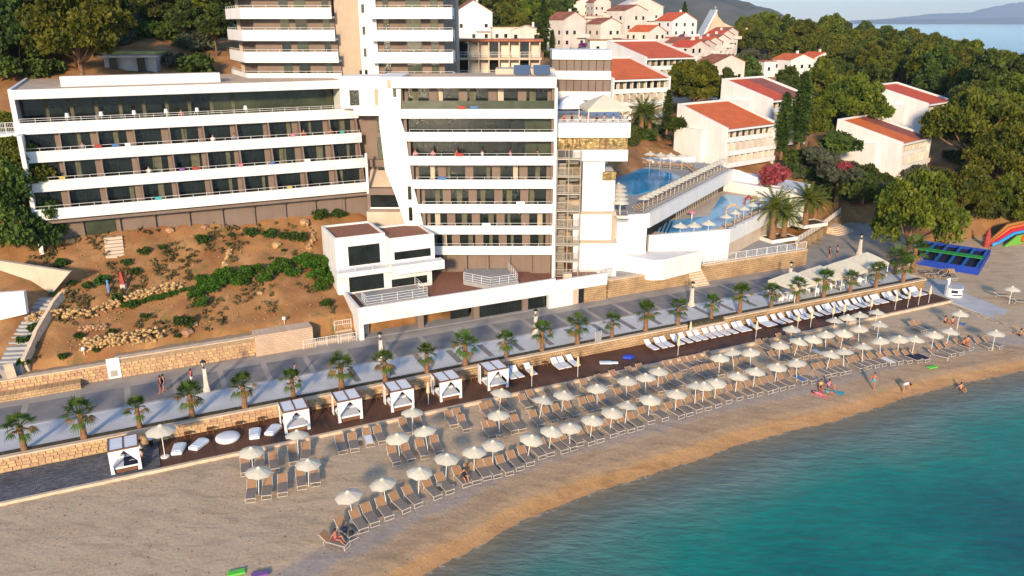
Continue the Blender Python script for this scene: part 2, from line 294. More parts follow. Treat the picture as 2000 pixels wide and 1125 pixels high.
def water_material():
    m=bpy.data.materials.new('sea_water'); m.use_nodes=True; n=m.node_tree.nodes; l=m.node_tree.links; b=n['Principled BSDF']
    b.inputs['Roughness'].default_value=.12; b.inputs['IOR'].default_value=1.33; b.inputs['Specular IOR Level'].default_value=.22
    at=n.new('ShaderNodeAttribute'); at.attribute_name='depth'; tc=n.new('ShaderNodeTexCoord')
    z=n.new('ShaderNodeTexNoise'); z.inputs['Scale'].default_value=.09; z.inputs['Detail'].default_value=5; l.new(tc.outputs['Object'],z.inputs['Vector'])
    ma=n.new('ShaderNodeMath'); ma.operation='MULTIPLY_ADD'; ma.inputs[1].default_value=34; ma.inputs[2].default_value=-17; l.new(z.outputs[0],ma.inputs[0])
    sc=n.new('ShaderNodeMath'); sc.operation='MINIMUM'; l.new(at.outputs['Fac'],sc.inputs[0]); sc.inputs[1].default_value=45
    mm=n.new('ShaderNodeMath'); mm.operation='MULTIPLY'; l.new(ma.outputs[0],mm.inputs[0])
    cl=n.new('ShaderNodeMapRange'); cl.inputs[1].default_value=2; cl.inputs[2].default_value=14; l.new(at.outputs['Fac'],cl.inputs[0]); l.new(cl.outputs[0],mm.inputs[1])
    ad=n.new('ShaderNodeMath'); l.new(sc.outputs[0],ad.inputs[0]); l.new(mm.outputs[0],ad.inputs[1])
    dv=n.new('ShaderNodeMath'); dv.operation='DIVIDE'; dv.inputs[1].default_value=43; l.new(ad.outputs[0],dv.inputs[0])
    rp=n.new('ShaderNodeValToRGB'); l.new(dv.outputs[0],rp.inputs[0]); e=rp.color_ramp.elements
    e[0].position=0; e[0].color=(.24,.25,.21,1); e[1].position=1; e[1].color=(.0,.022,.06,1)
    for p,c in ((.05,(.17,.21,.18,1)),(.13,(.06,.19,.155,1)),(.22,(.004,.19,.15,1)),(.38,(.0,.14,.125,1)),(.65,(.0,.065,.085,1))): k=e.new(p); k.color=c
    rn=n.new('ShaderNodeTexNoise'); rn.inputs['Scale'].default_value=1.6; rn.inputs['Detail'].default_value=6; rn.inputs['Roughness'].default_value=.65; m9=n.new('ShaderNodeMapping'); m9.inputs['Rotation'].default_value=(0,0,R(28)); m9.inputs['Scale'].default_value=(.3,1.1,1); l.new(tc.outputs['Object'],m9.inputs[0]); l.new(m9.outputs[0],rn.inputs['Vector'])
    r9=n.new('ShaderNodeMapRange'); r9.inputs[1].default_value=.3; r9.inputs[2].default_value=.7; r9.inputs[3].default_value=.82; r9.inputs[4].default_value=1.2; l.new(rn.outputs[0],r9.inputs[0]); h9=n.new('ShaderNodeHueSaturation'); l.new(rp.outputs[0],h9.inputs['Color']); l.new(r9.outputs[0],h9.inputs['Value'])
    fz=n.new('ShaderNodeTexNoise'); fz.inputs['Scale'].default_value=2.5; fz.inputs['Detail'].default_value=5; l.new(tc.outputs['Object'],fz.inputs['Vector'])   # thin broken foam on the swash
    f1=n.new('ShaderNodeMapRange'); f1.inputs[1].default_value=.42; f1.inputs[2].default_value=.12; l.new(at.outputs['Fac'],f1.inputs[0]); f2=n.new('ShaderNodeMapRange'); f2.inputs[1].default_value=.5; f2.inputs[2].default_value=.62; l.new(fz.outputs[0],f2.inputs[0]); f3=n.new('ShaderNodeMath'); f3.operation='MULTIPLY'; l.new(f1.outputs[0],f3.inputs[0]); l.new(f2.outputs[0],f3.inputs[1])
    fm=n.new('ShaderNodeMix'); fm.data_type='RGBA'; l.new(f3.outputs[0],fm.inputs[0]); l.new(h9.outputs[0],fm.inputs[6]); fm.inputs[7].default_value=(.6,.6,.57,1); l.new(fm.outputs[2],b.inputs['Base Color'])
    b1=n.new('ShaderNodeTexNoise'); b1.inputs['Scale'].default_value=1.1; b1.inputs['Detail'].default_value=7; b1.inputs['Roughness'].default_value=.62
    mp=n.new('ShaderNodeMapping'); mp.inputs['Rotation'].default_value=(0,0,R(30)); mp.inputs['Scale'].default_value=(.55,1.5,1); l.new(tc.outputs['Object'],mp.inputs[0]); l.new(mp.outputs[0],b1.inputs['Vector'])
    bp=n.new('ShaderNodeBump'); bp.inputs['Strength'].default_value=1.; bp.inputs['Distance'].default_value=.28; l.new(b1.outputs[0],bp.inputs['Height']); l.new(bp.outputs[0],b.inputs['Normal'])
    tr=n.new('ShaderNodeBsdfTransparent'); tr.inputs[0].default_value=(.80,.88,.84,1); ms=n.new('ShaderNodeMixShader')
    al=n.new('ShaderNodeMapRange'); al.inputs[1].default_value=-.3; al.inputs[2].default_value=4; al.inputs[3].default_value=.35; al.inputs[4].default_value=1; l.new(at.outputs['Fac'],al.inputs[0])
    l.new(al.outputs[0],ms.inputs[0]); l.new(tr.outputs[0],ms.inputs[1]); l.new(b.outputs[0],ms.inputs[2]); l.new(ms.outputs[0],n['Material Output'].inputs[0])
    return m
SEA=water_material()
stt=np.concatenate([[-3000,-800,-300],np.linspace(-120,180,220),[260,500,1200,4000,12000]])
dd=np.concatenate([np.linspace(-1.6,30,90),[36,45,60,90,150,300,700,2000,8000]])
Ts=np.tile(stt,(len(dd),1)); Ns=shore(stt)[None,:]+wob(stt)[None,:]*(np.abs(stt)[None,:]<200)-dd[:,None]
Xs=Ts*CA-Ns*SA; Ys=Ts*SA+Ns*CA
sea=struct(gridmesh('sea',Xs,Ys,np.full(Xs.shape,-1.0),SEA)); aa=sea.data.attributes.new('depth','FLOAT','POINT'); aa.data.foreach_set('value',np.repeat(dd,len(stt)).astype(np.float32))
xf=np.linspace(150,22000,60); yf=np.concatenate([np.linspace(180,1200,20),np.linspace(1500,26000,40)]); Xf,Yf=np.meshgrid(xf,yf)
fs=struct(gridmesh('far_sea',Xf,Yf,np.full(Xf.shape,-1.03),SEA)); aa=fs.data.attributes.new('depth','FLOAT','POINT'); aa.data.foreach_set('value',np.full(Xf.size,80,np.float32))
# ================= far mountain and islands
def ridge(name,xa,xb,y0,depth,hf,mt,nx=140,ny=24):
    xx=np.linspace(xa,xb,nx); yy=np.linspace(0,1,ny); Xr,Yr=np.meshgrid(xx,yy); hh=hf(xx)[None,:]
    prof=np.sin(np.pi*np.clip(Yr,0,1))**.8
    nzz=sum(np.sin(Xr/(depth*.11/k)+k*3+Yr*7*k)*np.cos(Yr*9*k+k) for k in (1,2,4))*.045
    Zr=hh*np.clip(prof+nzz*prof,0,2)-2; return struct(gridmesh(name,Xr,y0+Yr*depth,Zr,mt))
MOUNT=mat('scrub_mountain',(.06,.07,.035),.95,.3,.004,col2=(.15,.125,.085))
ISLE=mat('far_island',(.10,.11,.09),.95,.2,.001)
ridge('mountain',-2600,960,2300,1500,lambda x:np.interp(x,[-2600,-400,300,620,760,860,960],[260,240,180,142,118,62,0])+7*np.sin(x/31)+5*np.sin(x/13),MOUNT,240,40)
ridge('island',5200,12500,15000,1600,lambda x:np.interp(x,[5200,6500,9000,12500],[0,60,110,130])*(1+.15*np.sin(x/500)),ISLE)
ridge('island',8500,16000,21000,2000,lambda x:np.interp(x,[8500,12000,13500,16000],[0,300,520,380])*(1+.08*np.sin(x/400)),ISLE)
# ================= PROMENADE, DECK, WALLS (frame along the shore)
def tn_obj(mb,name,mt,parent=None): return mb.build(name,mt,parent,(0,0,0),A if parent is None else 0)
prom=struct(tn_obj(MB().box(-70,92,70.2,77.4,.6,1.40),'promenade',PLIGHT))
for i in range(27):                      # dark paving fields between pale strips
    t0=-19.5+i*4.02; tn_obj(MB().box(t0+.42,t0+4.02-.08,70.55,74.6,1.36,1.404),'paving_field',ASPH,prom)
walk=struct(tn_obj(MB().box(-70,90.6,65.9,70.2,.6,1.39),'tiled_walk',TILEW))
for i in range(30):                      # dark bands across the pale tiles
    t0=15.8+i*3.4
    if t0<86: tn_obj(MB().prism([(t0,66.6),(t0+.62,66.6),(t0+.62,69.9),(t0,69.9)],1.36,1.395),'dark_band',ASPH,walk)
tn_obj(MB().box(-70,91,70.05,70.3,1.3,1.42),'kerb',CONC,walk)
GC=mat('ground_cover',(.05,.06,.02),.9,.5,4,1,14,col2=(.12,.09,.05))
bed=struct(tn_obj(MB().box(-70,90.2,65.05,65.95,.5,1.47),'planting_bed',GC))
deck=struct(tn_obj(MB().box(-1.2,89.3,60.35,64.8,-.6,.32),'timber_deck',DECK))
struct(tn_obj(MB().box(-70,-1.25,60.35,64.8,-.6,.24),'cobbled_terrace',COBBLE))
struct(tn_obj(MB().box(-70,89.4,60.05,60.33,-.8,.28),'deck_kerb',STONECAP))
w1=thing('seawall','long low ashlar stone wall backing the timber sun deck','wall',TN(0,0,0),A)
MB().box(-70,52.4,64.8,65.1,-.4,1.42).build('wall',STONE,w1); MB().box(-70,52.4,64.74,65.2,1.42,1.54).build('coping',STONECAP,w1)
MB().box(57.6,90.3,64.8,65.1,-.4,1.42).build('wall',STONE,w1); MB().box(57.6,90.4,64.74,65.2,1.42,1.54).build('coping',STONECAP,w1)
MB().box(90.3,90.7,65.1,71.,-.4,1.42).build('wall',STONE,w1); MB().box(90.2,90.8,65.2,71.,1.42,1.54).build('coping',STONECAP,w1)
st=thing('stone_steps','broad stone steps leading from promenade down to the timber deck','steps',TN(0,0,0),A)
for k in range(6): MB().box(52.4,57.6,63.5+k*.32,66.4,-.3,.42+k*.17).build('step',STONECAP,st)
# upper retaining wall along the promenade
w2=thing('retaining_wall','tall tan stone retaining wall below the bare orange hillside','wall',TN(0,0,0),A)
segs=[(-70,-13.5,3.1),(-13.5,-4.,2.9),(-4,8.5,3.3)]
for a,b,h in segs: MB().box(a,b-.02,77.0,79.6,.4,h).build('wall',STONE if a<-60 else MORTAR,w2); MB().box(a,b-.02,76.9,77.6,h,h+.1).build('coping',STONECAP,w2)
MB().box(-17,-7,75.9,76.9,.9,2.0).build('low_wall',STONE,w2)
MB().box(8.5,14.2,76.6,78.4,.4,3.6).build('block_wall',STONEP,w2)
MB().box(14.2,18.3,76.9,77.3,.4,1.9).build('block_wall',STONEP,w2)
w3=thing('terrace_wall','tan stone wall with railing under the pool terrace','wall',TN(0,0,0),A)
MB().box(49.6,61.6,76.7,79.2,.4,3.5).build('wall',STONE,w3); MB().box(49.6,61.6,76.62,77.4,3.5,3.62).build('coping',STONECAP,w3)
MB().box(63.9,81.5,76.7,79.2,.4,3.5).build('wall',STONE,w3); MB().box(63.9,81.5,76.62,77.4,3.5,3.62).build('coping',STONECAP,w3)
for k in range(9): MB().box(61.6,63.9,75.3+k*.3,79,.9,1.5+k*.25).build('step',STONECAP,w3)
def railing(parent,p0,p1,h=1.,post=1.5,bars=0.,mt=METAL,rails=(1.,.55),r=.025,name='railing'):
    m=MB(); p0=Vector(p0); p1=Vector(p1); L=(p1-p0).length; up=Vector((0,0,h))
    for f in rails: m.tube([p0+up*f,p1+up*f],r,5)
    k=max(1,round(L/post))
    for i in range(k+1): q=p0.lerp(p1,i/k); m.tube([q,q+up],r,5)
    if bars:
        k=round(L/bars)
        for i in range(k): q=p0.lerp(p1,(i+.5)/k); m.tube([q+up*.08,q+up*.98],r*.55,4)
    return m.build(name,mt,parent)
railing(w3,(64,77,3.62),(81.5,77,3.62),1.,1.8,.22,rails=(1.,.1),r=.03)
hedge_pts=[]
PAVE=struct(MB().prism([tuple(TN(*q)[:2]) for q in [(81.5,77.39),(92,77.39),(92,71.2),(97,72),(108,80),(116,96),(110,108),(100,106),(84,92)]],.5,1.41).build('plaza',PLIGHT))
pathp=[G(1838,592,.08),G(1880,578,.1),G(2010,622,-.05),G(2010,650,-.1)]
m=MB(); 
q=[TN(89.0,60.9),TN(93.2,60.9),TN(92.6,43.5),TN(88.4,44.5)]
struct(m.add([(p[0],p[1],z) for p,z in zip(q,(.25,.25,-.5,-.45))]+[(p[0],p[1],-1.6) for p in q],[(0,3,2,1),(4,5,6,7),(0,1,5,4),(1,2,6,5),(2,3,7,6),(3,0,4,7)]).build('concrete_path',CONC))
struct(MB().prism([tuple(TN(*q)[:2]) for q in [(89.5,60.95),(93.2,60.95),(96.5,63.5),(95.5,67),(90.9,68),(90.9,64.9),(89.5,64.7)]],-.5,.29).build('concrete_apron',CONC))

# stones of the two near walls, laid course by course
def stones(parent,t0,t1,n0,z0,z1,rows,wd,seed):
    g=random.Random(seed); hh=(z1-z0)/rows; ms=[]
    for k in range(4):
        m=MB(); w2_=wd*(.85+.1*k)/2; d=.05+.02*k; m.loft([[(-w2_+.01,0,.012),(w2_-.012,0,.012),(w2_-.012,0,hh-.012),(-w2_+.012,0,hh-.012)],[(-w2_+.02,-d*.7,.02),(w2_-.02,-d*.7,.02),(w2_-.02,-d*.7,hh-.02),(-w2_+.02,-d*.7,hh-.02)],[(-w2_+.06,-d,.06),(w2_-.05,-d,.05),(w2_-.06,-d,hh-.05),(-w2_+.05,-d,hh-.06)]]); ms.append((m.mesh('stone',STONEB),w2_*2))
    c=0
    for r in range(rows):
        t=t0+g.random()*.3
        while t<t1 and c<300:
            me,w_=ms[g.randrange(4)]; ob('stone',me,parent,(t+w_/2,n0,z0+r*hh)); t+=w_; c+=1
stones(w1,-13.5,24,64.8,.33,1.42,4,.5,1); stones(w2,-17,8.4,77.,1.42,2.9,5,.5,2)
# ================= HOTEL, LEFT WING
LW=thing('hotel_wing','long white stepped hotel wing with brown balcony dividers above bare hillside','hotel',TN(-10,93),A)
L=35.3; tops=[14.7,17.5,20.4,23.2]; NB=10; bay=L/NB; step=.85
rl=random.Random(3)
for k,zt_ in enumerate(tops):
    yf=k*step; fl=zt_-.95
    MB().box(0,L,yf,yf+.18,fl-.2,zt_).build('balcony_parapet',WHITE,LW)
    MB().box(0,L,yf+.18,yf+(5.2 if k==3 else 3.4),fl-.19,fl).build('floor_slab',WHITE,LW)
    MB().box(-.0,.18,yf+.18,yf+1.6,fl,zt_).build('end_parapet',WHITE,LW)
    railing(LW,(.2,yf+.09,zt_),(L-.2,yf+.09,zt_),.3 if k<3 else .42,1.4,rails=(1.,) if k<3 else (1.,.5),r=.02,name='handrail')
    if k<3:
        top=tops[k+1]-1.15; yg=yf+1.75; yb=yf+step
        for i in range(NB+1):
            x=i*bay
            if i==0: x=.25
            if i==NB: x=L-.3
            MB().prism([(yf+.2,fl),(yg+.6,fl),(yg+.6,top),(yb+.2,top)],x-.07,x+.07,'yz').build('balcony_divider',BROWN,LW)
            if i<NB:
                x0=i*bay+.1; x1=(i+1)*bay-.1; gw=rl.uniform(2.6,2.95)
                MB().box(x0+gw,x1,yg-.02,yg+.3,fl,top).build('pier',BROWN,LW)
                MB().box(x0,x0+gw,yg+.1,yg+.14,fl,top).build('window_glass',GLASS,LW)
                w_=rl.uniform(.3,.9); c0=x0+rl.uniform(.2,gw-w_-.1)
                if rl.random()<.6: MB().box(c0,c0+w_,yg+.06,yg+.09,fl,top).build('curtain',CURTAIN,LW)
                MB().box(x0+gw*.5-.03,x0+gw*.5+.03,yg+.02,yg+.1,fl,top).build('window_mullion',BLACK,LW)
        MB().box(0,L,yg+.35,yg+4,fl-.2,top+.3).build('core_wall',BROWN,LW)
yt=3*step
MB().box(-.35,L-1.4,yt+.3,yt+.55,25.55,26.5).build('roof_fascia',WHITE,LW)
MB().box(-.35,L-1.4,yt+.55,yt+20,25.6,26.4).build('roof',ROOFGR,LW)
MB().box(-.35,-.05,yt+.55,yt+20,26.4,26.55).build('roof_parapet',WHITE,LW)
MB().prism([(yt+.3,22),(yt+15,22),(yt+15,25.6),(yt+.3,25.6)],-.35,.1,'yz').build('end_wall',WHITE,LW)
MB().box(4.2,20.5,yt+4.5,yt+5.,26.4,27.45).build('roof_upstand',WHITE,LW)
MB().box(4.2,20.5,yt+5.,yt+9.,26.4,27.3).build('roof_box',ROOFGR,LW)
for i in range(14):
    x0=.3+i*(L-2.)/14; x1=.3+(i+1)*(L-2.)/14
    MB().box(x0,x1-.35,yt+4.,yt+4.06,22.2,25.5).build('window_glass',GLASS if i<8 else GLASS2,LW); MB().box(x1-.35,x1,yt+3.95,yt+4.2,22.2,25.55).build('window_post',CURTAIN if i<9 else GLASS2,LW)
MB().box(.1,L-1.5,yt+4.3,yt+14,22.,25.5).build('core_wall',BROWN,LW)
MB().box(L-1.9,L-1.4,yt+.6,yt+5,22.1,25.55).build('end_wall',WHITE,LW)
# base under the wing
MB().box(.8,L+1,1.5,4,8.5,13.4).build('base_wall',BROWN,LW)
for i in range(NB+1): MB().prism([(1.5,9.),(1.2,9.),(1.2,12.6),(.3,13.38),(1.5,13.38)],i*bay+.6,i*bay+.85,'yz').build('buttress',BROWN,LW)
MB().box(4.6,7.4,1.4,1.49,11.2,13.2).build('window_glass',GLASS2,LW)
MB().box(.5,L,.15,1.6,13.1,13.38).build('soffit',BROWN,LW)
MB().box(-.05,.35,.3,9,9.5,22.2).build('end_wall',WHITE,LW)
MB().box(-1.9,-.1,2.9,5,21.9,22.2).build('side_balcony',WHITE,LW); railing(LW,(-1.9,2.95,22.2),(-.4,2.95,22.2),1.1,.7,.15,name='side_railing')
for k in range(6): MB().box(6.1,7.9,-1.9+k*.45,1.3,8.6,9.6+k*.28).build('entrance_step',CREAM,LW)
# ================= LINK between the wings
LK=thing('hotel_link','white and brown link block joining the two hotel wings','building',(0,0,0))
def ybox(px0,px1,pyt,pyb,Y,d,name,mt,parent,yo=0):
    a=YP(px0,pyt,Y); b=YP(px1,pyb,Y); return MB().box(a.x,b.x,Y+yo,Y+yo+d,b.z,a.z).build(name,mt,parent)
ybox(664,768,149,212,95.5,4,'wall',WHITE,LK)
ybox(682,702,176,206,95.4,.2,'window_glass',GLASS,LK); ybox(731,747,174,206,95.4,.2,'stair_opening',TAN,LK)
ybox(690,775,206,226,95.1,3,'balcony_parapet',WHITE,LK)
ybox(690,760,222,340,98,3,'brown_wall',BROWN,LK); ybox(736,752,224,259,97.9,.2,'window_glass',GLASS2,LK); ybox(736,753,268,312,97.9,.2,'window_glass',GLASS2,LK)
ybox(712,758,312,326,97.5,1,'brown_band',BROWN,LK); ybox(738,756,326,338,97.85,.2,'window_glass',GLASS,LK)
a,b=YP(718,372,95),YP(788,372,95)
zk=a.z
MB().prism([(95,zk),(98.5,zk),(98.5,zk+2.4)],a.x,b.x-1.,'yz').build('sloped_roof',CREAM,LK)
ybox(716,788,368,417,94.6,3.4,'brown_wall',BROWN,LK); ybox(723,786,381,405,94.5,.2,'window_glass',GLASS,LK); ybox(723,787,405,408,94.4,.25,'window_sill',WHITE,LK)
ybox(716,792,414,450,93.4,4.5,'cream_wall',CREAM,LK); ybox(712,721,300,378,94.4,.6,'corner_wall',WHITE,LK)
# ================= HOTEL, RIGHT WING (faces the sea squarely)
RW=thing('hotel_wing','tall white hotel wing of seven balcony floors beside the steel staircase','hotel',(0,0,0))
YF=90.; py=[481,441,399,351,305,258,213]; lx=[838,826,815,803,797,789,781]
rr=random.Random(11); XR=4.75
for k,(p,q) in enumerate(zip(py,lx)):
    a=YP(q,p,YF); z1=a.z; x0=a.x; fl=z1-.88
    MB().box(x0,XR,YF,YF+.18,fl-.16,z1).build('balcony_parapet',WHITE,RW); MB().box(x0,XR,YF+.18,YF+2.4,fl-.15,fl).build('floor_slab',WHITE,RW)
    nxt=(YP(0,py[k+1],YF).z-1.04) if k<6 else 26.1; yg=YF+1.7
    if k<6: railing(RW,(x0+.6,YF+.12,z1),(XR-.1,YF+.12,z1),.28,1.6,rails=(1.,),r=.02,name='handrail')
    else: MB().box(x0+.3,XR-.1,YF+.08,YF+.11,z1,z1+.9).build('glass_balustrade',GLASS2,RW)
    MB().box(x0-.1,x0+.25,YF+.7,yg+1,fl,nxt).build('side_wall',BROWN,RW); MB().box(XR-.3,XR-.02,YF+.5,yg+1,fl,nxt).build('side_wall',BROWN,RW)
    n=11 if k in(4,5) else 5
    wd=(XR-.3-x0-.25)/n
    for i in range(n):
        g0=x0+.25+i*wd; g1=g0+wd
        if n==11:
            MB().box(g0+.02,g1-.02,yg,yg+.05,fl,nxt).build('window_glass',GLASS if i<9 else GLASS2,RW); MB().box(g1-.03,g1+.02,yg-.04,yg,fl,nxt).build('window_mullion',BLACK,RW)
        else:
            MB().box(g0,g0+.5,yg-.1,yg+.3,fl,nxt).build('pier',BROWN,RW); MB().box(g1-.45,g1,yg-.1,yg+.3,fl,nxt).build('pier',BROWN,RW)
            MB().box(g0+.5,g1-.45,yg,yg+.05,fl,nxt).build('window_glass',GLASS,RW)
            cw=rr.uniform(.3,.8); c0=g0+.6+rr.uniform(0,max(.1,wd-1.2-cw)); MB().box(c0,c0+cw,yg-.05,yg-.02,fl,nxt).build('curtain',[CURTAIN,CURTAIN,TAN,CREAM][rr.randrange(4)],RW)
    MB().box(x0,XR-.02,yg+.32,yg+7,fl-.2,nxt+.2).build('core_wall',BROWN,RW)
zr=YP(0,150,YF).z
MB().box(YP(763,150,YF).x,XR+.15,YF-.1,YF+.2,26.1,zr).build('roof_fascia',WHITE,RW); MB().box(YP(755,150,YF).x,XR+.15,YF+.2,YF+13,26.15,zr-.35).build('roof',ROOFGR,RW); MB().box(XR-.15,XR+.15,YF+.2,YF+13,zr-.35,zr).build('roof_parapet',WHITE,RW)
MB().box(XR-.02,XR+.3,YF-.05,YF+4,3.5,26.1).build('corner_pillar',WHITE,RW)
poly=[(738,150),(783,150),(783,232),(792,262),(799,310),(806,356),(818,404),(829,446),(841,500),(800,500),(792,440),(772,380),(752,330),(741,240)]
pp=[YP(x,y,YF+.5) for x,y in poly]
MB().prism([(p.x,p.z) for p in pp],YF+.35,YF+8,'xz').build('raked_side_wall',WHITE,RW)
for (x0,x1,y0,y1) in ((796,804,364,390),(798,806,405,431)): ybox(x0,x1,y0,y1,YF+.3,.2,'window_glass',GLASS,RW)
ybox(767,774,166,189,YF+.3,.2,'window_glass',GLASS,RW)
for i in range(5): MB().box(-8.2+i*2.6,-8.2+i*2.6+.2,YF+1.2,YF+2.,4.5,6.9).build('buttress',BROWN,RW)
MB().box(-9.2,XR-.1,YF+1.9,YF+8,4.,7.2).build('base_wall',BROWN,RW); ybox(840,858,500,526,YF+1.6,.2,'window_glass',GLASS,RW)
# ================= TOWER behind
TW=thing('hotel_tower','high rear hotel tower with white balcony bands and tan stair core','tower',(0,0,0))
for k in range(6):
    z1=26.95+k*2.57; fl=z1-1.0
    xa,xb=-33.-.35*k*0,-21.2-.25*k
    # left part: front run and chamfered run
    MB().box(xa,xb,102,102.2,fl-.3,z1).build('balcony_parapet',WHITE,TW); MB().box(xa,xb,102.2,104.4,fl-.25,fl).build('floor_slab',WHITE,TW)
    MB().prism([(xa,102),(xa,102.2),(xa-5.,112),(xa-5.2,111.9)],fl-.3,z1,'xy').build('balcony_parapet',WHITE,TW); MB().prism([(xa,102.2),(xa+3,104),(xa-2,113),(xa-5,112)],fl-.25,fl,'xy').build('floor_slab',WHITE,TW)
    railing(TW,(xa,102.1,z1),(xb,102.1,z1),.25,1.5,rails=(1.,),r=.02,name='handrail'); railing(TW,(xa,102.1,z1),(xa-5.1,112,z1),.25,1.5,rails=(1.,),r=.02,name='handrail')
    nx=fl+2.57-.3
    MB().prism([(xa+1.,103.6),(xb-.3,103.6),(xb-.3,112),(xa-3.6,112.6)],fl,nx,'xy').build('brown_wall',BROWN,TW)
    for i,(u0,u1) in enumerate(((4.3,5.4),(6.2,7.6),(9.6,10.4))): MB().box(xa+u0,xa+u1,103.52,103.6,fl,nx).build('window_glass',GLASS if (i+k)%2 else GLASS2,TW)
    # right part
    ra,rb=-17.6,-7.2-.0*k
    MB().box(ra+.4,rb,101,101.2,fl-.3,z1).build('balcony_parapet',WHITE,TW); MB().box(ra+.4,rb,101.2,103.4,fl-.25,fl).build('floor_slab',WHITE,TW); MB().box(rb-.2,rb,101.2,105,fl-.3,z1).build('balcony_parapet',WHITE,TW)
    railing(TW,(ra+.8,101.1,z1),(rb,101.1,z1),.25,1.5,rails=(1.,),r=.02,name='handrail')
    MB().box(ra+1,rb-1.2,102.8,110,fl,nx).build('brown_wall',BROWN,TW)
    for u0,u1 in ((1.8,2.5),(4.6,6.4),(7.6,8.5)): MB().box(ra+u0,ra+u1,102.72,102.8,fl,nx).build('window_glass',GLASS2 if u0>4 else GLASS,TW)
    MB().box(-18.35,-18.,102.38,102.42,fl+.4,fl+1.4).build('window_glass',GLASS,TW)
MB().box(-22.,-18.6,104,112,24,42).build('stair_core',TAN,TW); MB().box(-18.7,-16.6,102.4,111,24,42).build('white_pier',WHITE,TW); MB().box(-19.3,-18.75,103.9,104,24.5,27.2).build('door_glass',GLASS,TW)
MB().box(-37,-7.5,112.5,118,22,42).build('rear_wall',TAN,TW)
# ================= rear curved wing with dark bands, low loggia wing
CW=thing('hotel_wing','small curved white wing with three dark window bands behind rooftop restaurant','hotel',(0,0,0))
arc=[(5.2+7.6*i/8, 106-2.2*math.sin(i/8*math.pi/2)*0+ (8-i)*.12*(8-i)/8) for i in range(9)]
def arcprism(off,z0,z1,name,mt):
    MB().prism([(x,y+off) for x,y in arc]+[(x,y+6) for x,y in arc[::-1]],z0,z1,'xy').build(name,mt,CW)
zz=[29.6,28.4,27.,25.9,24.4,23.3,21.8,15]
for i in range(7): arcprism(0 if i%2==0 else .35,zz[i+1],zz[i],'white_band' if i%2==0 else 'window_band',WHITE if i%2==0 else BROWN)
for i in range(9):
    for j in (1,3,5): x,y=arc[i]; MB().box(x-.04,x+.04,y+.28,y+.4,zz[j+1],zz[j]).build('window_mullion',BLACK,CW)
MB().box(-2,5.2,100,104,26.4,27.6).build('roof_plant_wall',CREAM,CW)
for i,x in enumerate((1.2,3.6)):
    p=thing('solar_panel',('left' if i==0 else 'right')+' blue grey solar panel array on the hotel roof','solar panel',(x,99.6,27.0))
    MB().add([(-1,-1.6,.1),(1,-1.6,.1),(1,1.6,1.),(-1,1.6,1.),(-1,-1.6,.02),(1,-1.6,.02),(1,1.6,.92),(-1,1.6,.92)],[(0,1,2,3),(4,7,6,5),(0,4,5,1),(1,5,6,2),(2,6,7,3),(3,7,4,0)]).build('panel',mat('solar',(.10,.12,.16),.2,.1,3),p)
    m=MB(); [m.tube([(sx,sy,-.4),(sx,sy,.1 if sy<0 else .95)],.04) for sx in(-.9,.9) for sy in(-1.5,1.5)]; m.build('frame',METAL,p)
LG=thing('loggia_building','low pale building with two rows of square loggias behind the hotel roof','building',(-8.,122,0))
for r_ in range(2):
    z0=25.4+r_*2.6
    for i in range(9):
        MB().box(i*1.5,i*1.5+.18,-.2,1.5,z0,z0+2.3).build('loggia_pier',CREAM,LG)
        if i<8: MB().box(i*1.5+.18,i*1.5+1.5,1.4,1.5,z0,z0+2.3).build('loggia_back',HOUSEW if i%3 else GLASS,LG); railing(LG,(i*1.5+.2,-.1,z0),(i*1.5+1.5,-.1,z0),.8,1.5,.2,name='railing')
    MB().box(-.1,12.4,-.3,2,z0-.3,z0).build('floor_slab',CREAM,LG)
MB().box(-.3,12.6,-.6,6,30.3,30.6).build('roof',TERRA,LG); MB().box(0,12.3,1.6,6,22,30.3).build('wall',CREAM,LG)
# ================= PODIUM with shops, annex
PD=thing('podium_building','white banded shop podium fronting the promenade below the hotel','building',TN(18.9,76.3),A)
PL=30.2
MB().box(0,23.2,-.1,.2,3.15,5.0).build('fascia',WHITE,PD); MB().prism([(23.2,-.1),(PL,-.1),(PL,.2),(23.2,.2)],3.3,4.75,'xy').build('fascia',WHITE,PD)
MB().box(.2,22.6,.2,14,3.2,4.3).build('roof',GRAVEL,PD); MB().box(22.6,PL,.2,9,3.2,4.1).build('roof',GRAVEL,PD)
MB().box(0,.3,.2,9,3.15,5.0).build('fascia',WHITE,PD)
MB().box(0,.5,.0,4,1.2,3.15).build('end_wall',WHITE,PD)
MB().box(.6,1.4,1.4,2,1.2,3.15).build('pier',CREAM,PD)
for x in (6.6,13.2,19.3): MB().box(x,x+.7,.6,1.3,1.2,3.2).build('pier',BROWN,PD)
for x0,x1,y in ((1.4,6.,2.6),(7.3,10.4,3.2),(10.8,13.,1.6),(13.9,16.5,.75),(16.55,19.2,.75),(20.,22.3,.75)): 
    MB().box(x0,x1,y,y+.06,1.45,3.1).build('shop_glass',GLASS,PD)
    for i in range(1,3): xx=x0+(x1-x0)*i/3; MB().box(xx-.03,xx+.03,y-.03,y,1.45,3.1).build('window_mullion',BLACK,PD)
MB().box(.4,22.6,3.4,4,1.2,3.2).build('rear_wall',BROWN,PD); MB().box(0,22.6,.3,4,1.2,1.44).build('shop_floor',PAVEG,PD)
MB().box(22.4,25.6,.02,.6,1.2,3.3).build('white_wall',WHITE,PD); MB().box(23.4,24.4,-.03,.02,1.42,3.).build('white_door',METAL,PD)
MB().box(25.6,26.4,.1,.6,1.2,3.3).build('door_frame',CREAM,PD); MB().box(26.4,27.2,.2,.3,1.42,3.1).build('door_glass',GLASS,PD); MB().box(27.2,PL,.05,.6,1.2,3.3).build('stone_wall',STONE,PD)
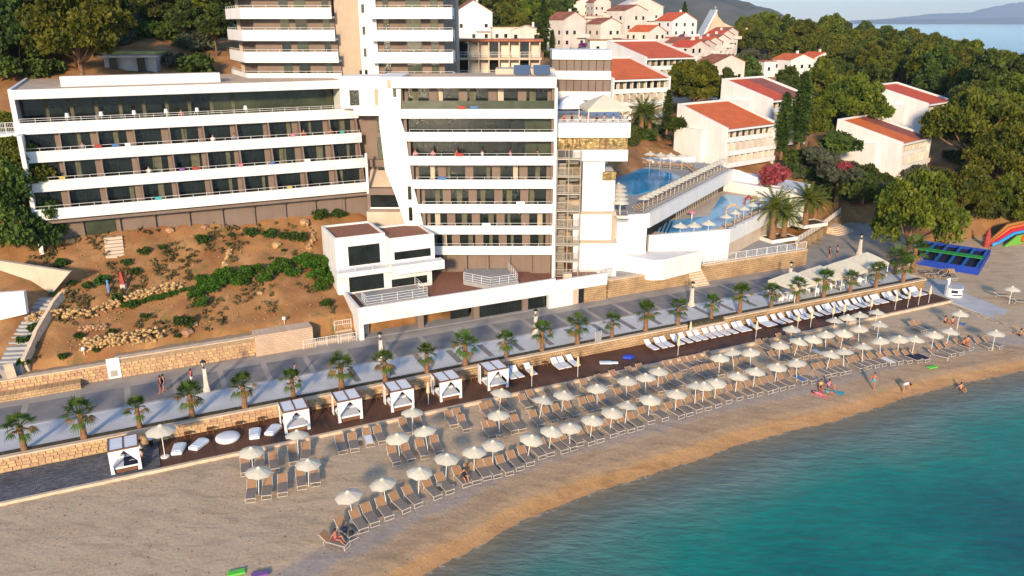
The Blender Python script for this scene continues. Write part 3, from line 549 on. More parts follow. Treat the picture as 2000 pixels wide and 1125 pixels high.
# terraces on the podium roof
TP=[(.6,.5,8.6,5.2)]
MB().box(1.2,8.2,1.2,5.6,4.3,4.72).build('terrace_floor',PAVEG,PD)
railing(PD,(1.3,1.3,4.72),(8.1,1.3,4.72),.95,1.6,rails=(1.,.7,.4,.1)); railing(PD,(8.1,1.3,4.72),(8.1,5.5,4.72),.95,1.6,rails=(1.,.7,.4,.1)); railing(PD,(1.3,1.3,4.72),(1.3,3.,4.72),.95,1.,rails=(1.,.7,.4,.1))
MB().prism([(13.6,4.5),(15.6,1.4),(19.2,1.4),(20.4,7.),(15.5,9)],4.3,4.75,'xy').build('terrace_floor',PAVEG,PD)
for a,b in (((13.7,4.6),(15.7,1.5)),((15.7,1.5),(19.1,1.5)),((19.1,1.5),(20.3,6.9))): railing(PD,(*a,4.75),(*b,4.75),.95,1.2,rails=(1.,.7,.4,.1))
AX=thing('annex_building','white two storey annex with brown gravel roofs and wide dark windows','building',TN(18.4,82.2),A)
def rim(x0,x1,y0,y1,z0,zt_,par):
    MB().box(x0,x1,y0,y1,z0,zt_-.25).build('wall',WHITE,par)
    for a,b,c,d in ((x0,x1,y0,y0+.22),(x0,x1,y1-.22,y1),(x0,x0+.22,y0+.22,y1-.22),(x1-.22,x1,y0+.22,y1-.22)): MB().box(a,b,c,d,zt_-.25,zt_).build('roof_parapet',WHITE,par)
    MB().box(x0+.22,x1-.22,y0+.22,y1-.22,zt_-.25,zt_-.2).build('gravel_roof',GRAVEL,par)
rim(0,5.6,.3,6.5,7.5,11.,AX); rim(5.62,10.9,-.9,5.,7.5,10.6,AX)
MB().box(-.1,5.6,.0,6.4,4.2,7.48).build('wall',WHITE,AX); MB().box(5.62,10.8,.0,5.,4.2,7.48).build('wall',WHITE,AX)
MB().box(-.3,5.6,-1.2,.29,6.9,7.45).build('balcony_slab',WHITE,AX); MB().box(5.6,11.6,-2.1,-.91,6.75,7.75).build('balcony_parapet',WHITE,AX)
railing(AX,(-.2,-1.1,7.45),(5.5,-1.1,7.45),.35,1.8,rails=(1.,)); 
for x0,x1,y,z0,z1 in ((1.4,4.9,.28,7.7,9.9),(6.2,10.4,-.92,8.1,9.),(1.2,5.1,-.02,4.8,6.6),(6.,10.2,-.02,4.7,5.6)):
    MB().box(x0,x1,y-.03,y+.05,z0,z1).build('window_glass',GLASS,AX)
    for i in (1,2): xx=x0+(x1-x0)*i/3; MB().box(xx-.025,xx+.025,y-.06,y-.03,z0,z1).build('window_mullion',BLACK,AX)
# side steps left of podium
SS=thing('garden_steps','cream steps with white railings climbing beside the podium end','steps',TN(15.6,76.8),A)
for k in range(12): MB().box(1.2,3.0,k*.42,6.5,.9,1.5+k*.22).build('step',STONEP,SS)
railing(SS,(-2.5,-.4,1.4),(1.1,-.4,1.4),1.,1.2,.2); railing(SS,(1.3,-.5,1.4),(3.,-.5,1.4),1.,.8,.2); railing(SS,(1.2,1.5,2.2),(3.,1.5,2.2),1.,.9,.2)
# ================= steel stair tower
SX=5.15
ST=thing('steel_staircase','zigzag grey steel fire staircase rising beside the white hotel wing','staircase',(SX,90.2,0))
lev=[4.1+i*2.02 for i in range(8)]
for i,z in enumerate(lev):
    MB().box(0,2.7,0,.95,z-.1,z).build('landing',GREYMETAL,ST)
    railing(ST,(0,0,z),(2.7,0,z),1.,.9,.13,GREYMETAL,(1.,.12),.03); railing(ST,(2.7,0,z),(2.7,.95,z),1.,.9,.13,GREYMETAL,(1.,.12),.03)
    if i<7:
        m=MB()
        for j in range(9): f=j/9; m.box(.1,1.2,.95+f*2.1,.95+f*2.1+.26,z+f*1.01-.03,z+f*1.01+.03)
        for j in range(9): f=j/9; m.box(1.45,2.6,3.05-f*2.1-.26,3.05-f*2.1,z+1.01+f*1.01-.03,z+1.01+f*1.01+.03)
        m.build('stair_flight',GREYMETAL,ST); MB().box(0,2.7,3.1,3.8,z+.93,z+1.01).build('landing',GREYMETAL,ST)
for x in (0,1.33,2.7): MB().tube([(x,.0,3.8),(x,.0,lev[-1]+1)],.06,5).build('column',GREYMETAL,ST)
MB().box(.9,1.9,-1.2,-.3,4.05,4.9).build('plinth',CREAM,ST)
m=MB().box(-2.9+5.6,4.8+.6,-.3,.7,3.95,4.05); m.build('walkway',GREYMETAL,ST)
railing(ST,(2.7,-.3,4.05),(5.4,-.3,4.05),1.,.9,.15,GREYMETAL,(1.,.1)); railing(ST,(5.4,-.3,4.05),(6.8,.9,4.05),1.,.9,.15,GREYMETAL,(1.,.1))
# ================= lift tower with rooftop restaurant
GOLDREFL=mat('painted_reflection_glass',(.30,.20,.075),.12,.7,2.4,.9,7,spec=.8,metal=.55)  # gold reflections on the panes put into the base colour as mottled gold
RT=thing('restaurant_tower','white lift tower carrying rooftop restaurant, gold reflections coloured into its glass','tower',(0,0,0))
Y0=92.
ybox(1085,1231,240,269,Y0,13,'parapet',WHITE,RT)
ybox(1086,1225,269,294,Y0+.6,.2,'gold_reflection_glass',GOLDREFL,RT); ybox(1100,1224,269,294,Y0+.9,10,'core_wall',BROWN,RT)
for x in (1104,1119,1132,1172,1184): ybox(x-.8,x+.8,269,294,Y0+.5,.1,'mullion',WOOD,RT)
ybox(1119,1226,293,315,Y0+.1,12,'lower_parapet',WHITE,RT)
ybox(1105,1139,313,352,Y0+3.9,.2,'gold_reflection_glass',GOLDREFL,RT); ybox(1104,1140,352,470,Y0+4,.4,'rear_wall',TAN,RT); ybox(1118,1139,356,384,Y0+3.9,.1,'brown_panel',BROWN,RT)
ybox(1139,1178,312,417,Y0+.6,4,'lift_shaft',WHITE,RT); ybox(1176,1199,338,417,Y0+.8,5,'lift_shaft',WHITE,RT); ybox(1177,1203,336,352,Y0+.5,.5,'gold_reflection_glass',GOLDREFL,RT)
ybox(1120,1200,414,473,Y0+.3,5,'block',WHITE,RT); ybox(1118,1201,414,418,Y0+.1,.3,'trim',TAN,RT); ybox(1118,1201,470,475,Y0+.1,.3,'trim',TAN,RT); ybox(1196,1201,418,470,Y0+.1,.3,'trim',TAN,RT)
ybox(1120,1202,475,560,Y0+.4,5,'lower_wall',WHITE,RT)
a=YP(1085,240,Y0); b=YP(1231,240,Y0); zd=a.z-.7
MB().box(a.x+.1,b.x-.1,Y0+.1,Y0+12.8,zd-.1,zd).build('terrace_floor',PAVEG,RT)
railing(RT,(a.x+.2,Y0+.15,a.z),(b.x-.2,Y0+.15,a.z),.35,1.2); railing(RT,(b.x-.2,Y0+.15,a.z),(b.x-.2,Y0+12,a.z),.35,1.2)
def tent(label,loc,s,h,rise,mt,rz=0,legs=True,name='canopy_tent',cat='tent'):
    t=thing(name,label,cat,loc,rz); m=MB(); n=8; rings=[]
    v=[(-s,-s,h),(s,-s,h),(s,s,h),(-s,s,h),(0,0,h+rise)]; mid=[((v[i][0]*.45),(v[i][1]*.45),h+rise*.60) for i in range(4)]
    m.add(v[:4]+mid+[v[4]],[(i,(i+1)%4,4+(i+1)%4,4+i) for i in range(4)]+[(4+i,4+(i+1)%4,8) for i in range(4)]); m.add([(x,y,z-.25) for x,y,z in v[:4]]+v[:4],[(i,(i+1)%4,4+(i+1)%4,4+i) for i in range(4)]); m.build('canopy',mt,t)
    for x in(-1,1):
        for y in(-1,1): MB().tube([(x*s*.95,y*s*.95,0),(x*s*.95,y*s*.95,h)],.05,5).build('leg',METAL,t)
    return t
tent('large cream canopy over the rooftop restaurant terrace',(10.9,Y0+3.6,zd),2.6,2.1,1.5,UMB,R(8))
tent('smaller pale canopy at rear of the rooftop terrace',(7.2,Y0+7.2,zd),2.2,2.0,1.3,BLUECUSH,R(8))
# ================= POOL TERRACES
POOLW=mat('pool_water',(.015,.25,.48),.08,.3,.3,.25,2.5,spec=.2); POOLL=mat('shallow_pool_water',(.15,.40,.58),.08,.1,.4,.2,2.5,spec=.2)
UZ,LZ=10.5,7.3
PT=thing('pool_building','white two level pool building with sloping diagonal edge beam','pool building',(0,0,0))
up=[G(1203,421,UZ),G(1262,418,UZ),G(1428,331,UZ),G(1405,322,UZ),G(1330,313,UZ),G(1200,318,UZ)]
up=[(p.x,p.y) for p in up]; up[5]=(14.5,132); 
MB().prism(up,UZ-.6,UZ,'xy').build('upper_terrace',PAVEG,PT)
def wall_between(p,q,z0,z1,th,name,mt,par):
    p=Vector((p[0],p[1],0)); q=Vector((q[0],q[1],0)); d=(q-p).normalized(); nrm=Vector((d.y,-d.x,0))*th
    return MB().prism([(p.x,p.y),(q.x,q.y),((q+nrm).x,(q+nrm).y),((p+nrm).x,(p+nrm).y)],z0,z1,'xy').build(name,mt,par)
wall_between(up[1],up[2],UZ-1.7,UZ+.12,.5,'edge_beam',WHITE,PT); wall_between(up[0],up[1],3.,UZ+.12,.5,'front_wall',WHITE,PT)
wall_between((up[0][0]-.3,up[0][1]-.2),(12.8,104),3.,UZ+.2,.4,'side_wall',WHITE,PT)
MB().prism([up[1],(22,106.6),(33,124.9),up[2],up[3],up[5],up[0]],3.,UZ-.61,'xy').build('undercroft_shade',BLACK,PT)  # solid black block, the shade below the terrace put into its colour
m=MB(); 
for i in range(24): f=i/24; a=Vector((22.5,106.2)).lerp(Vector((32.5,123.)),f); m.box(a.x-.03,a.x+.03,a.y-.03,a.y+.03,LZ,UZ-.6)
m.build('slatted_screen',GREYMETAL,PT)
pu=[G(*q,UZ) for q in pts('1204,333 1240,328 1290,333 1325,345 1332,352 1295,368 1240,381 1216,379 1204,370')]
MB().prism([(p.x*1.02-.3,p.y*1.01-1) for p in pu],UZ-.3,UZ+.06,'xy').build('pool_rim',CONC,PT)
MB().prism([(p.x,p.y) for p in pu],UZ-.3,UZ+.085,'xy').build('pool_water',POOLW,PT)
lo=[G(*q,LZ) for q in pts('1255,462 1400,447 1497,404 1510,385 1425,372 1395,385 1360,428 1270,446')]
lo=[(p.x,p.y) for p in lo]
MB().prism([lo[0],lo[1],lo[2],(41,118),(40,127),(31,126.5),(20,104),(17,99)],LZ-.5,LZ-.02,'xy').build('lower_terrace',CREAM,PT)
pl=[G(*q,LZ) for q in pts('1283,452 1330,458 1395,446 1450,424 1500,402 1502,390 1418,380 1408,384 1384,422 1292,432')]
MB().prism([(p.x,p.y) for p in pl],LZ-.4,LZ+.03,'xy').build('pool_water',POOLL,PT)
for i in range(4): a=G(1283+i*7,452+i*1.,LZ+.05); b=G(1292+i*7,431+i,LZ+.05); MB().tube([a,b],.12,4).build('pool_step',NAVY,PT)
fw=[YP(1203,455,96.3)]
front=[(12.9,95.5),(17.2,96.4),(28.2,99.6),(38.2,112.5),(41,117)]
for i in range(1,4):
    z0,z1=((3.,LZ+.32),(5.7,LZ+.32),(5.7,LZ+.32))[i-1]
    wall_between(front[i],front[i+1],z0,z1,-.45,'front_wall',WHITE,PT)
MB().prism([(17.2,96.4),(28,99.8),(26,104),(17,99.5)],3.,LZ-.5,'xy').build('undercroft_wall',WHITE,PT)
MB().prism([(28.2,100.2),(37.8,112.6),(34,117),(25,104)],3.6,5.6,'xy').build('cafe_recess',CREAM,PT)
MB().prism([(12.9,95.2),(17.,92.4),(18.5,92.6),(24,96.5),(17.2,96.3)],3.,5.6,'xy').build('angled_wall',WHITE,PT)
ZT=3.55
struct(MB().prism([tuple(TN(*q)[:2]) for q in [(49.6,77.35),(81.3,77.35),(81.3,92),(72,98),(49.6,80)]],2.6,ZT,'xy').build('cafe_terrace',PAVEG))
MB().prism([(33.2,126.6),(41.5,118),(47,123),(40,133)],3,LZ+1.6,'xy').build('rear_wall',WHITE,PT)
MB().add([(34.9,127.2,UZ+.1),(36.2,126,UZ+.1),(45,118.5,LZ+.6),(44,117.2,LZ+.6),(34.9,127.2,5),(36.2,126,5),(45,118.5,5),(44,117.2,5)],[(0,3,2,1),(4,5,6,7),(0,1,5,4),(1,2,6,5),(2,3,7,6),(3,0,4,7)]).build('raked_wall',WHITE,PT)
MB().box(38.9,40.,121.2,121.4,8.2,9.).build('vent_grille',BLACK,PT)
wall_between((16,132.5),(31,134.5),UZ-.5,UZ+.9,.3,'rear_parapet',WHITE,PT)
# pool furniture is built with the umbrellas below
# water toys
WT=thing('water_arch','orange and cream water spray arch standing in the lower pool','water toy',G(1430,425,LZ))
m=MB(); pp_=[(math.cos(a)*.9,0,.9+math.sin(a)*.9) for a in np.linspace(0,math.pi,9)]; m.tube([(.9,0,0)]+pp_+[(-.9,0,0)],.12,6); m.build('arch',mat('arch_orange',(.6,.33,.12),.5),WT)
SN=thing('water_snake','red and yellow humped play slide in the lower pool','water toy',G(1468,398,LZ))
m=MB(); m.tube([(-1.1,0,0),(-.9,0,.8),(-.5,0,1.2),(-.1,0,.8),(0,0,.3)],.25,7); m.build('hump',CL['red'],SN); m=MB(); m.tube([(0,0,.3),(.2,0,.8),(.55,0,1.1),(.9,0,.8),(1.1,0,0)],.25,7); m.build('hump',CL['yellow'],SN)
MU=thing('water_mushroom','small pink mushroom fountain in the lower pool','water toy',G(1351,427,LZ)); MB().tube([(0,0,0),(0,0,.9)],.07).build('stem',METAL,MU); MB().lathe([(.02,1.1),(.4,1.0),(.55,.85),(.05,.88)],10).build('cap',CL['pink'],MU)
# ================= RED ROOFED APARTMENT BLOCKS
def block(label,loc,rz,wd=15.,dp=9.,h=7.4,storeys=3,faded=0.,wing=True):
    """wd along the balcony face (local x), gable at x=0; balcony face looks to -y"""
    t=thing('apartment_block',label,'apartment block',loc,rz); fh=(h-1.3)/storeys
    dp=dp+1.5; hf,hb=h-1.2,h+1.9   # mono-pitch roof falls to the balcony face
    for gx in (0,wd-.35): MB().prism([(-.4,-3),(dp,-3),(dp,hb+.35),(dp-.4,hb+.35),(-.4,hf+.3)],gx,gx+.35,'yz').build('gable_wall',WHITE,t)
    MB().box(.35,wd-.35,1.1,dp-.3,-3,hf-.3).build('wall',HOUSEW,t); MB().box(.35,wd-.35,dp-.3,dp,-3,hb+.35).build('rear_wall',WHITE,t)
    f=wd*(1-faded)
    MB().add([(.36,-.1,hf),(f,-.1,hf),(f,dp-.31,hb),(.36,dp-.31,hb)],[(0,1,2,3)]).build('roof',REDROOF,t)
    if faded: MB().add([(f,-.1,hf),(wd-.36,-.1,hf),(wd-.36,dp-.31,hb),(f,dp-.31,hb)],[(0,1,2,3)]).build('faded_roof',REDROOF2,t)
    MB().box(.35,wd-.35,-.4,1.1,hf-.35,hf-.06).build('eaves',WHITE,t)
    nb=8; bw=(wd-.7)/nb
    for s in range(storeys):
        z0=s*fh; out=-.4 if s<storeys-1 else .5
        MB().box(.35,wd-.35,out-.5,1.1,z0-.15,z0+.1).build('balcony_slab',WHITE,t); MB().box(.35,wd-.35,out-.5,out-.35,z0+.1,z0+.68).build('balcony_parapet',WHITE,t)
        for i in range(nb):
            x0=.35+i*bw
            MB().box(x0,x0+.22,out-.34 if s<2 else out+.1,1.1,z0+.1,z0+fh-.16).build('balcony_pier',HOUSEW,t); MB().box(x0+.35,x0+bw-.15,1.03,1.1,z0+.15,z0+fh-.35).build('window_glass',GLASS if (i+s)%3 else CURTAIN,t)
    if wing: MB().box(-.9,0,4,dp-.5,-3,h-1.6).build('stair_wing',WHITE,t)
    return t
def blk(label,px,py,Y,rz,**k):
    p=YP(px,py,Y); return block(label,(p.x,p.y,p.z),R(rz),**k)
blk('nearest red roofed white apartment block right of the pools',1410,326,133,38,wd=14,dp=9,h=7.4)
blk('red roofed white block with half faded roof behind the cypresses',1498,262,152,38,wd=13,dp=10,h=7.4,faded=.45)
blk('white apartment block with orange and faded roof beside the big pines',1748,352,146,42,wd=13,dp=11,h=7.9,faded=.4)
blk('rear red roofed block half hidden by pines at right',1800,262,172,42,wd=13,dp=11,h=7.4,faded=.0)
blk('red roofed white block just behind the rooftop restaurant',1192,232,150,26,wd=13,dp=12,h=8.2)
blk('red roofed white block behind the large round pine',1256,178,176,28,wd=14,dp=13,h=8,faded=.0)
# ================= VILLAGE HOUSES
def house(label,loc,rz,w_=9.,d=9.,h=6.,roof='gable',rm=None,wm=None,rise=1.8,win=True,cat='house'):
    t=thing('village_house',label,cat,loc,rz); wm=wm or HOUSEW; rm=rm or TERRA; x,y=w_/2,d/2
    if roof=='gable':   # ridge along y, gable faces the camera
        MB().prism([(-x,-6),(x,-6),(x,h),(0,h+rise),(-x,h)],-y,y,'xz').build('wall',wm,t)
        m=MB()
        for s in(-1,1): m.add([(0,-y-.3,h+rise+.12),(0,y+.3,h+rise+.12),(s*(x+.35),y+.3,h-.1),(s*(x+.35),-y-.3,h-.1),(0,-y-.3,h+rise+.02),(0,y+.3,h+rise+.02),(s*(x+.35),y+.3,h-.22),(s*(x+.35),-y-.3,h-.22)],[(0,1,2,3),(4,7,6,5),(0,3,7,4),(1,5,6,2),(3,2,6,7)])
        rf=m.build('roof',rm,t); MB().box(x*.3,x*.3+.6,0,.6,h+.6,h+rise+.9).build('chimney',wm,rf)
    else:
        MB().box(-x,x,-y,y,-6,h).build('wall',wm,t); MB().box(-x-.25,x+.25,-y-.25,y+.25,h,h+.25).build('roof',rm,t)
    if win:
        fl=max(1,int(h//2.7))
        for k in range(fl):
            for i in range(3):
                xx=-x+w_*(i+.5)/3
                if (k*3+i*2+int(w_))%5==0: continue
                MB().box(xx-.45,xx+.45,-y-.04,-y+.02,k*2.8+.9,k*2.8+2.).build('window',GLASS,t)
            for i in range(2): yy=-y+d*(i+.5)/2; MB().box(x-.02,x+.04,yy-.4,yy+.4,k*2.8+.9,k*2.8+2.).build('window',GLASS,t); MB().box(-x-.04,-x+.02,yy-.4,yy+.4,k*2.8+.9,k*2.8+2.).build('window',GLASS,t)
        if fl>1: MB().box(x*.1,x+.8,-y-1.1,-y-.05,2.75,2.95).build('balcony',wm,t); MB().box(x*.1,x+.8,-y-1.1,-y-1.,2.95,3.8).build('balcony_parapet',wm,t)
    return t
def vh(label,px,py,Y,rz=0.,**k):
    p=YP(px,py,Y); k['w_']=k.get('w_',9)*.84; k['d']=k.get('d',9)*.8; return house(label,(p.x,p.y,p.z),R(rz),**k)
vh('large white gabled house left of the village',920,80,245,12,w_=13,d=13,h=8,rise=3.2,wm=WHITE)
vh('small house with terracotta gable peeking behind the tower',868,75,215,0,w_=7,d=8,h=4.5,rise=1.6)
vh('flat beige house right of the white gabled house',985,80,240,8,w_=9,d=8,h=3.6,roof='flat',rm=ROOFGR)
vh('low house with striped awning behind the loggia building',1030,82,232,-10,w_=10,d=7,h=3.2,rise=1.2,rm=ROOFGR)
vh('white gabled house just right of the twin cypresses',1105,92,250,35,w_=10,d=10,h=8,rise=2)
vh('cream three storey house with balconies in the village centre',1150,90,262,30,w_=8,d=9,h=8,roof='flat')
vh('white house with terracotta roof right of the centre',1178,92,255,30,w_=9,d=9,h=7,rise=1.5)
vh('long low ochre house with red annex above the curved wing',1195,104,235,4,w_=16,d=6,h=3.5,roof='flat',rm=TERRA)
vh('pale house far up the slope at upper left of village',1140,32,390,10,w_=15,d=10,h=6,rise=2)
vh('white gabled house on the ridge of the village',1168,36,380,20,w_=10,d=10,h=7,rise=3)
vh('wide flat roofed cream house below the ridge',1140,58,330,5,w_=16,d=9,h=5,roof='flat')
vh('tall cream house with two balcony floors',1222,80,270,35,w_=11,d=11,h=9.5,rise=1.5)
vh('white house under a broad pale roof behind the tall cream house',1245,55,330,15,w_=20,d=12,h=8,rise=3.5,rm=HOUSEW)
vh('orange walled house with red roof among shrubs',1262,100,255,40,w_=9,d=10,h=6,rise=1.6,rm=REDROOF)
vh('white house with red roof and purple bougainvillea',1318,88,300,32,w_=14,d=11,h=8.5,rise=2.6,rm=REDROOF,wm=WHITE)
vh('small red roofed house left of the terraced row',1310,108,260,40,w_=7,d=7,h=4,rise=1.4,rm=REDROOF)
vh('small porch house with terracotta roof beside the curved wing',1196,140,205,8,w_=9,d=7,h=4,rise=1.5)
for i,(px,py,Y) in enumerate([(1412,92,300),(1402,100,285),(1392,110,268),(1375,118,250),(1360,125,238),(1345,130,225),(1332,120,240)]):
    vh('%s house of the stepped red roofed terrace row'%['uppermost','second highest','third highest','middle','third lowest','second lowest','leftmost'][i],px,py,Y,42,w_=10,d=8,h=5.4,rise=1.4,rm=[TERRA,REDROOF][i%2])
vh('white house with sloping red roof below the terrace row',1405,160,205,30,w_=12,d=8,h=5,rise=1.6)
vh('modern white house with red roof left of the forest',1505,160,262,18,w_=13,d=9,h=6.5,roof='flat',wm=WHITE)
vh('white house with red mono roof at the forest edge',1545,156,258,25,w_=11,d=10,h=6.5,rise=1.4,rm=REDROOF,wm=WHITE)
vh('blue white house with red roof against the forest',1590,146,285,25,w_=11,d=9,h=6,rise=1.6,rm=REDROOF,wm=WHITE)
vh('tiny brown roofed hut inside the forest edge',1525,110,330,10,w_=7,d=5,h=3,roof='flat',rm=TERRA)
g=vh('grey garage with yellow green roof behind the left wing',268,140,112,4,w_=8,d=5,h=2.4,roof='flat',rm=mat('lichen_roof',(.33,.32,.10),.9,.2,1),wm=mat('grey_wall',(.36,.37,.40),.9),win=False)
for x in (-2,1.6): MB().box(x-.5,x+.5,-2.56,-2.5,0,1.9).build('door_opening',BLACK,g)
MB().box(-3.6,4.,-3.4,-2.4,2.,2.2).build('canopy',CONC,g)
vh('small white shed on the wooded hill at upper left',278,32,190,0,w_=4,d=3,h=3,roof='flat',win=False,wm=WHITE)
CH=thing('church','modern sail shaped stone church with a cross','church',YP(1408,84,330),R(0))
n=10; prof=[(-9,.3),(-7,3),(-5,6.5),(-3.6,10.5),(-3.2,12),(-2.4,10),(0,7.6),(3,6.3),(7,5.6),(9.6,5.8),(9.8,-3),(-9,-3)]
MB().prism(prof,-2,8,'xz').build('sail_wall',mat('church_stone',(.52,.38,.26),.9,.1,.3),CH); MB().prism([(-9.4,.1),(-3.3,12.6),(-2.9,12.2),(-8.4,.1)],-2.6,8.4,'xz').build('white_edge',WHITE,CH); m=MB().box(-3.3,-3.15,0,.15,12,14); m.box(-3.7,-2.75,0,.15,13.2,13.35); m.build('cross',CONC,CH)
for x in (-2,1.5,4): MB().box(x,x+.5,-2.1,-2,1,6).build('slit_window',GLASS,CH)
# cypress-side parked car
CAR=thing('parked_car','dark grey car parked beside the pool block','car',G(1308,297,10.6),R(60))
MB().loft([[(x*sx,-.85*s2,z),(x*sx,.85*s2,z)] for x,sx,s2,z in ()] or [[(-2.1,-.85,.35),(2.1,-.85,.35),(2.1,.85,.35),(-2.1,.85,.35)],[(-2.15,-.88,.8),(2.15,-.88,.75),(2.15,.88,.75),(-2.15,.88,.8)],[(-2.,-.84,1.),(1.,-.84,.98),(1.,.84,.98),(-2.,.84,1.)]]).build('body',mat('car_paint',(.03,.033,.036),.25,spec=.6),CAR)
MB().loft([[(-1.95,-.8,1.),(.9,-.8,.98),(.9,.8,.98),(-1.95,.8,1.)],[(-1.5,-.66,1.5),(.2,-.66,1.5),(.2,.66,1.5),(-1.5,.66,1.5)]]).build('cabin_glass',GLASS,CAR); MB().box(-1.45,.15,-.64,.64,1.5,1.54).build('car_roof',BLACK,CAR)
for x in(-1.35,1.35):
    for y in(-.8,.8): MB().tube([(x,y-.1,.32),(x,y+.1,.32)],.32,12).build('wheel',BLACK,CAR)
for y in(-.6,.6): MB().box(2.13,2.18,y-.15,y+.15,.6,.72).build('headlight',LAMPG,CAR)
# ================= VEGETATION
def leaf_cloud(name,clumps,per,size,mt,seed,flat=.35,aspect=.5):
    g=np.random.default_rng(seed); V=[];
    for (cx,cy,cz,rx,rz_) in clumps:
        d=g.normal(size=(per,3)); d/=np.linalg.norm(d,axis=1)[:,None]; d[:,2]=np.where(d[:,2]<-.5,-d[:,2]*.6,d[:,2])
        r=g.uniform(.72,1.05,per)[:,None]; c=np.array([cx,cy,cz])+d*r*np.array([rx,rx,rz_])
        a=d+g.normal(size=(per,3))*.9; a/=np.linalg.norm(a,axis=1)[:,None]; b=np.cross(a,g.normal(size=(per,3))); b/=np.linalg.norm(b,axis=1)[:,None]
        s=size*g.uniform(.6,1.3,per)[:,None]; p=a*s; q=b*s*aspect
        V.append(np.stack([c-p*.2-q,c-p*.2+q,c+p+q*.6,c+p-q*.6],1).reshape(-1,3))
    V=np.concatenate(V); F=np.arange(len(V)).reshape(-1,4)
    me=bpy.data.meshes.new(name); me.from_pydata(V.tolist(),[],F.tolist()); me.materials.append(mt); return me
def crown_clumps(g,n,R_,hz,z0,cr,shape='dome'):
    out=[]
    for i in range(n):
        while True:
            p=g.uniform(-1,1,3)
            l=np.linalg.norm(p)
            if l<=1 and l>.42 and (shape!='dome' or p[2]>-.45): break
        f=1-.25*max(0,p[2]); s=cr*g.uniform(.7,1.25)
        out.append((p[0]*R_*f,p[1]*R_*f,z0+p[2]*hz,s,s*.72))
    return out
PROT={}
def pine_proto(key,seed,R_,hz,zc,ncl,cr,per,size,mt,trunk_h,tr):
    g=np.random.default_rng(seed); cl=crown_clumps(g,ncl,R_,hz,zc,cr); cm=leaf_cloud('crown',cl,per,size,mt,seed)
    m=MB(); lean=g.uniform(-.5,.5,2); top=(lean[0],lean[1],zc+hz*.3)
    m.tube([(0,0,-1.5),(lean[0]*.3,lean[1]*.3,trunk_h*.5),(lean[0]*.7,lean[1]*.7,trunk_h),top],[tr,tr*.8,tr*.6,tr*.25],7)
    for i in range(7):
        c=cl[i*3%len(cl)]; b=(lean[0]*.7,lean[1]*.7,trunk_h*g.uniform(.75,1.05)); m.tube([b,((b[0]+c[0])/2,(b[1]+c[1])/2,(b[2]+c[2])/2-.2),(c[0],c[1],c[2])],[tr*.4,tr*.25,.05],5)
    PROT[key]=(m.mesh('trunk',BARK,True),cm)
for i in range(3): pine_proto('big%d'%i,20+i,5.,3.4,6.3,50,1.2,400,.27,PINE,4.6,.33)
for i in range(4): pine_proto('mid%d'%i,40+i,3.2,3.6,6.,28,1.1,200,.36,[PINE,PINED][i%2],3.6,.22)
pine_proto('dark0',60,4.,4.2,6.,38,1.2,300,.3,PINED,3.5,.25)
for i in range(2):
    g=np.random.default_rng(80+i); cl=[]
    for k in range(26): z=k/25; rr_=.78*math.sin(min(1,(z*.97+.08)*1.25)*math.pi*.5)*(1-z**2.2)+.1; a=k*2.4; cl.append((math.cos(a)*rr_*.35,math.sin(a)*rr_*.35,.8+z*8.2,rr_*.8+.08,.62))
    PROT['cyp%d'%i]=(MB().tube([(0,0,-1),(0,0,2)],.15,6).mesh('trunk',BARK),leaf_cloud('crown',cl,110,.26,CYPR,80+i,aspect=.35))
for i in range(3):
    g=np.random.default_rng(90+i); cl=[]
    for k in range(34): z=g.random()**1.25; rr_=(3.0*(1-z)**.75+.25)*g.uniform(.45,1.); a=g.uniform(0,6.28); s_=(1.25*(1-z)+.5)*g.uniform(.75,1.15); cl.append((math.cos(a)*rr_,math.sin(a)*rr_,2.6+z*7.4,s_,s_*.75))
    m=MB(); m.tube([(0,0,-1.5),(.1,0,4),(0,.1,9.6)],[.28,.2,.05],6)
    for k in range(8): c=cl[k]; m.tube([(0,0,c[2]-.4),c[:3]],[.09,.03],4)
    PROT['cone%d'%i]=(m.mesh('trunk',BARK,True),leaf_cloud('crown',cl,180,.34,[PINE,PINED,PINE][i],90+i))
def bushproto(key,seed,mt,per=90,size=.16,n=9):
    g=np.random.default_rng(seed); cl=[(g.uniform(-.6,.6),g.uniform(-.6,.6),g.uniform(.25,.75),g.uniform(.3,.48),g.uniform(.28,.42)) for _ in range(n)]
    PROT[key]=(MB().tube([(0,0,-.3),(0,0,.5)],.06,5).mesh('stem',BARK),leaf_cloud('foliage',cl,per,size,mt,seed))
bushproto('bush0',101,BUSH); bushproto('bush1',102,BUSH); bushproto('olive',103,OLIVE,130,.15,14); bushproto('pink',104,PINKF,150,.13,14); bushproto('purple',105,PURPF,120,.13,10); bushproto('dbush',106,PINED,120,.17,14); bushproto('ivy',107,IVY,110,.15,10)
def plant(key,loc,sc=1.,rz=None,name='pine_tree',label='',cat='tree',group=None):
    t=thing(name,label,cat,loc,random.uniform(0,6.28) if rz is None else rz,group); t.scale=(sc,)*3 if not hasattr(sc,'__len__') else sc
    tm,cm=PROT[key]; small=name.endswith(('shrub','bush')); ob('stem' if small else 'trunk',tm,t); ob('foliage' if small else 'crown',cm,t); return t
def P3(px,py,z): return G(px,py,z)
# individual trees
def ptree(key,px,py,Y,sc,label,name='pine_tree',dz=0.,group=None):
    p=YP(px,py,Y); z=zg(p.x,p.y)
    return plant(key,(p.x,p.y,p.z+dz),sc,None,name,label,'tree',group)
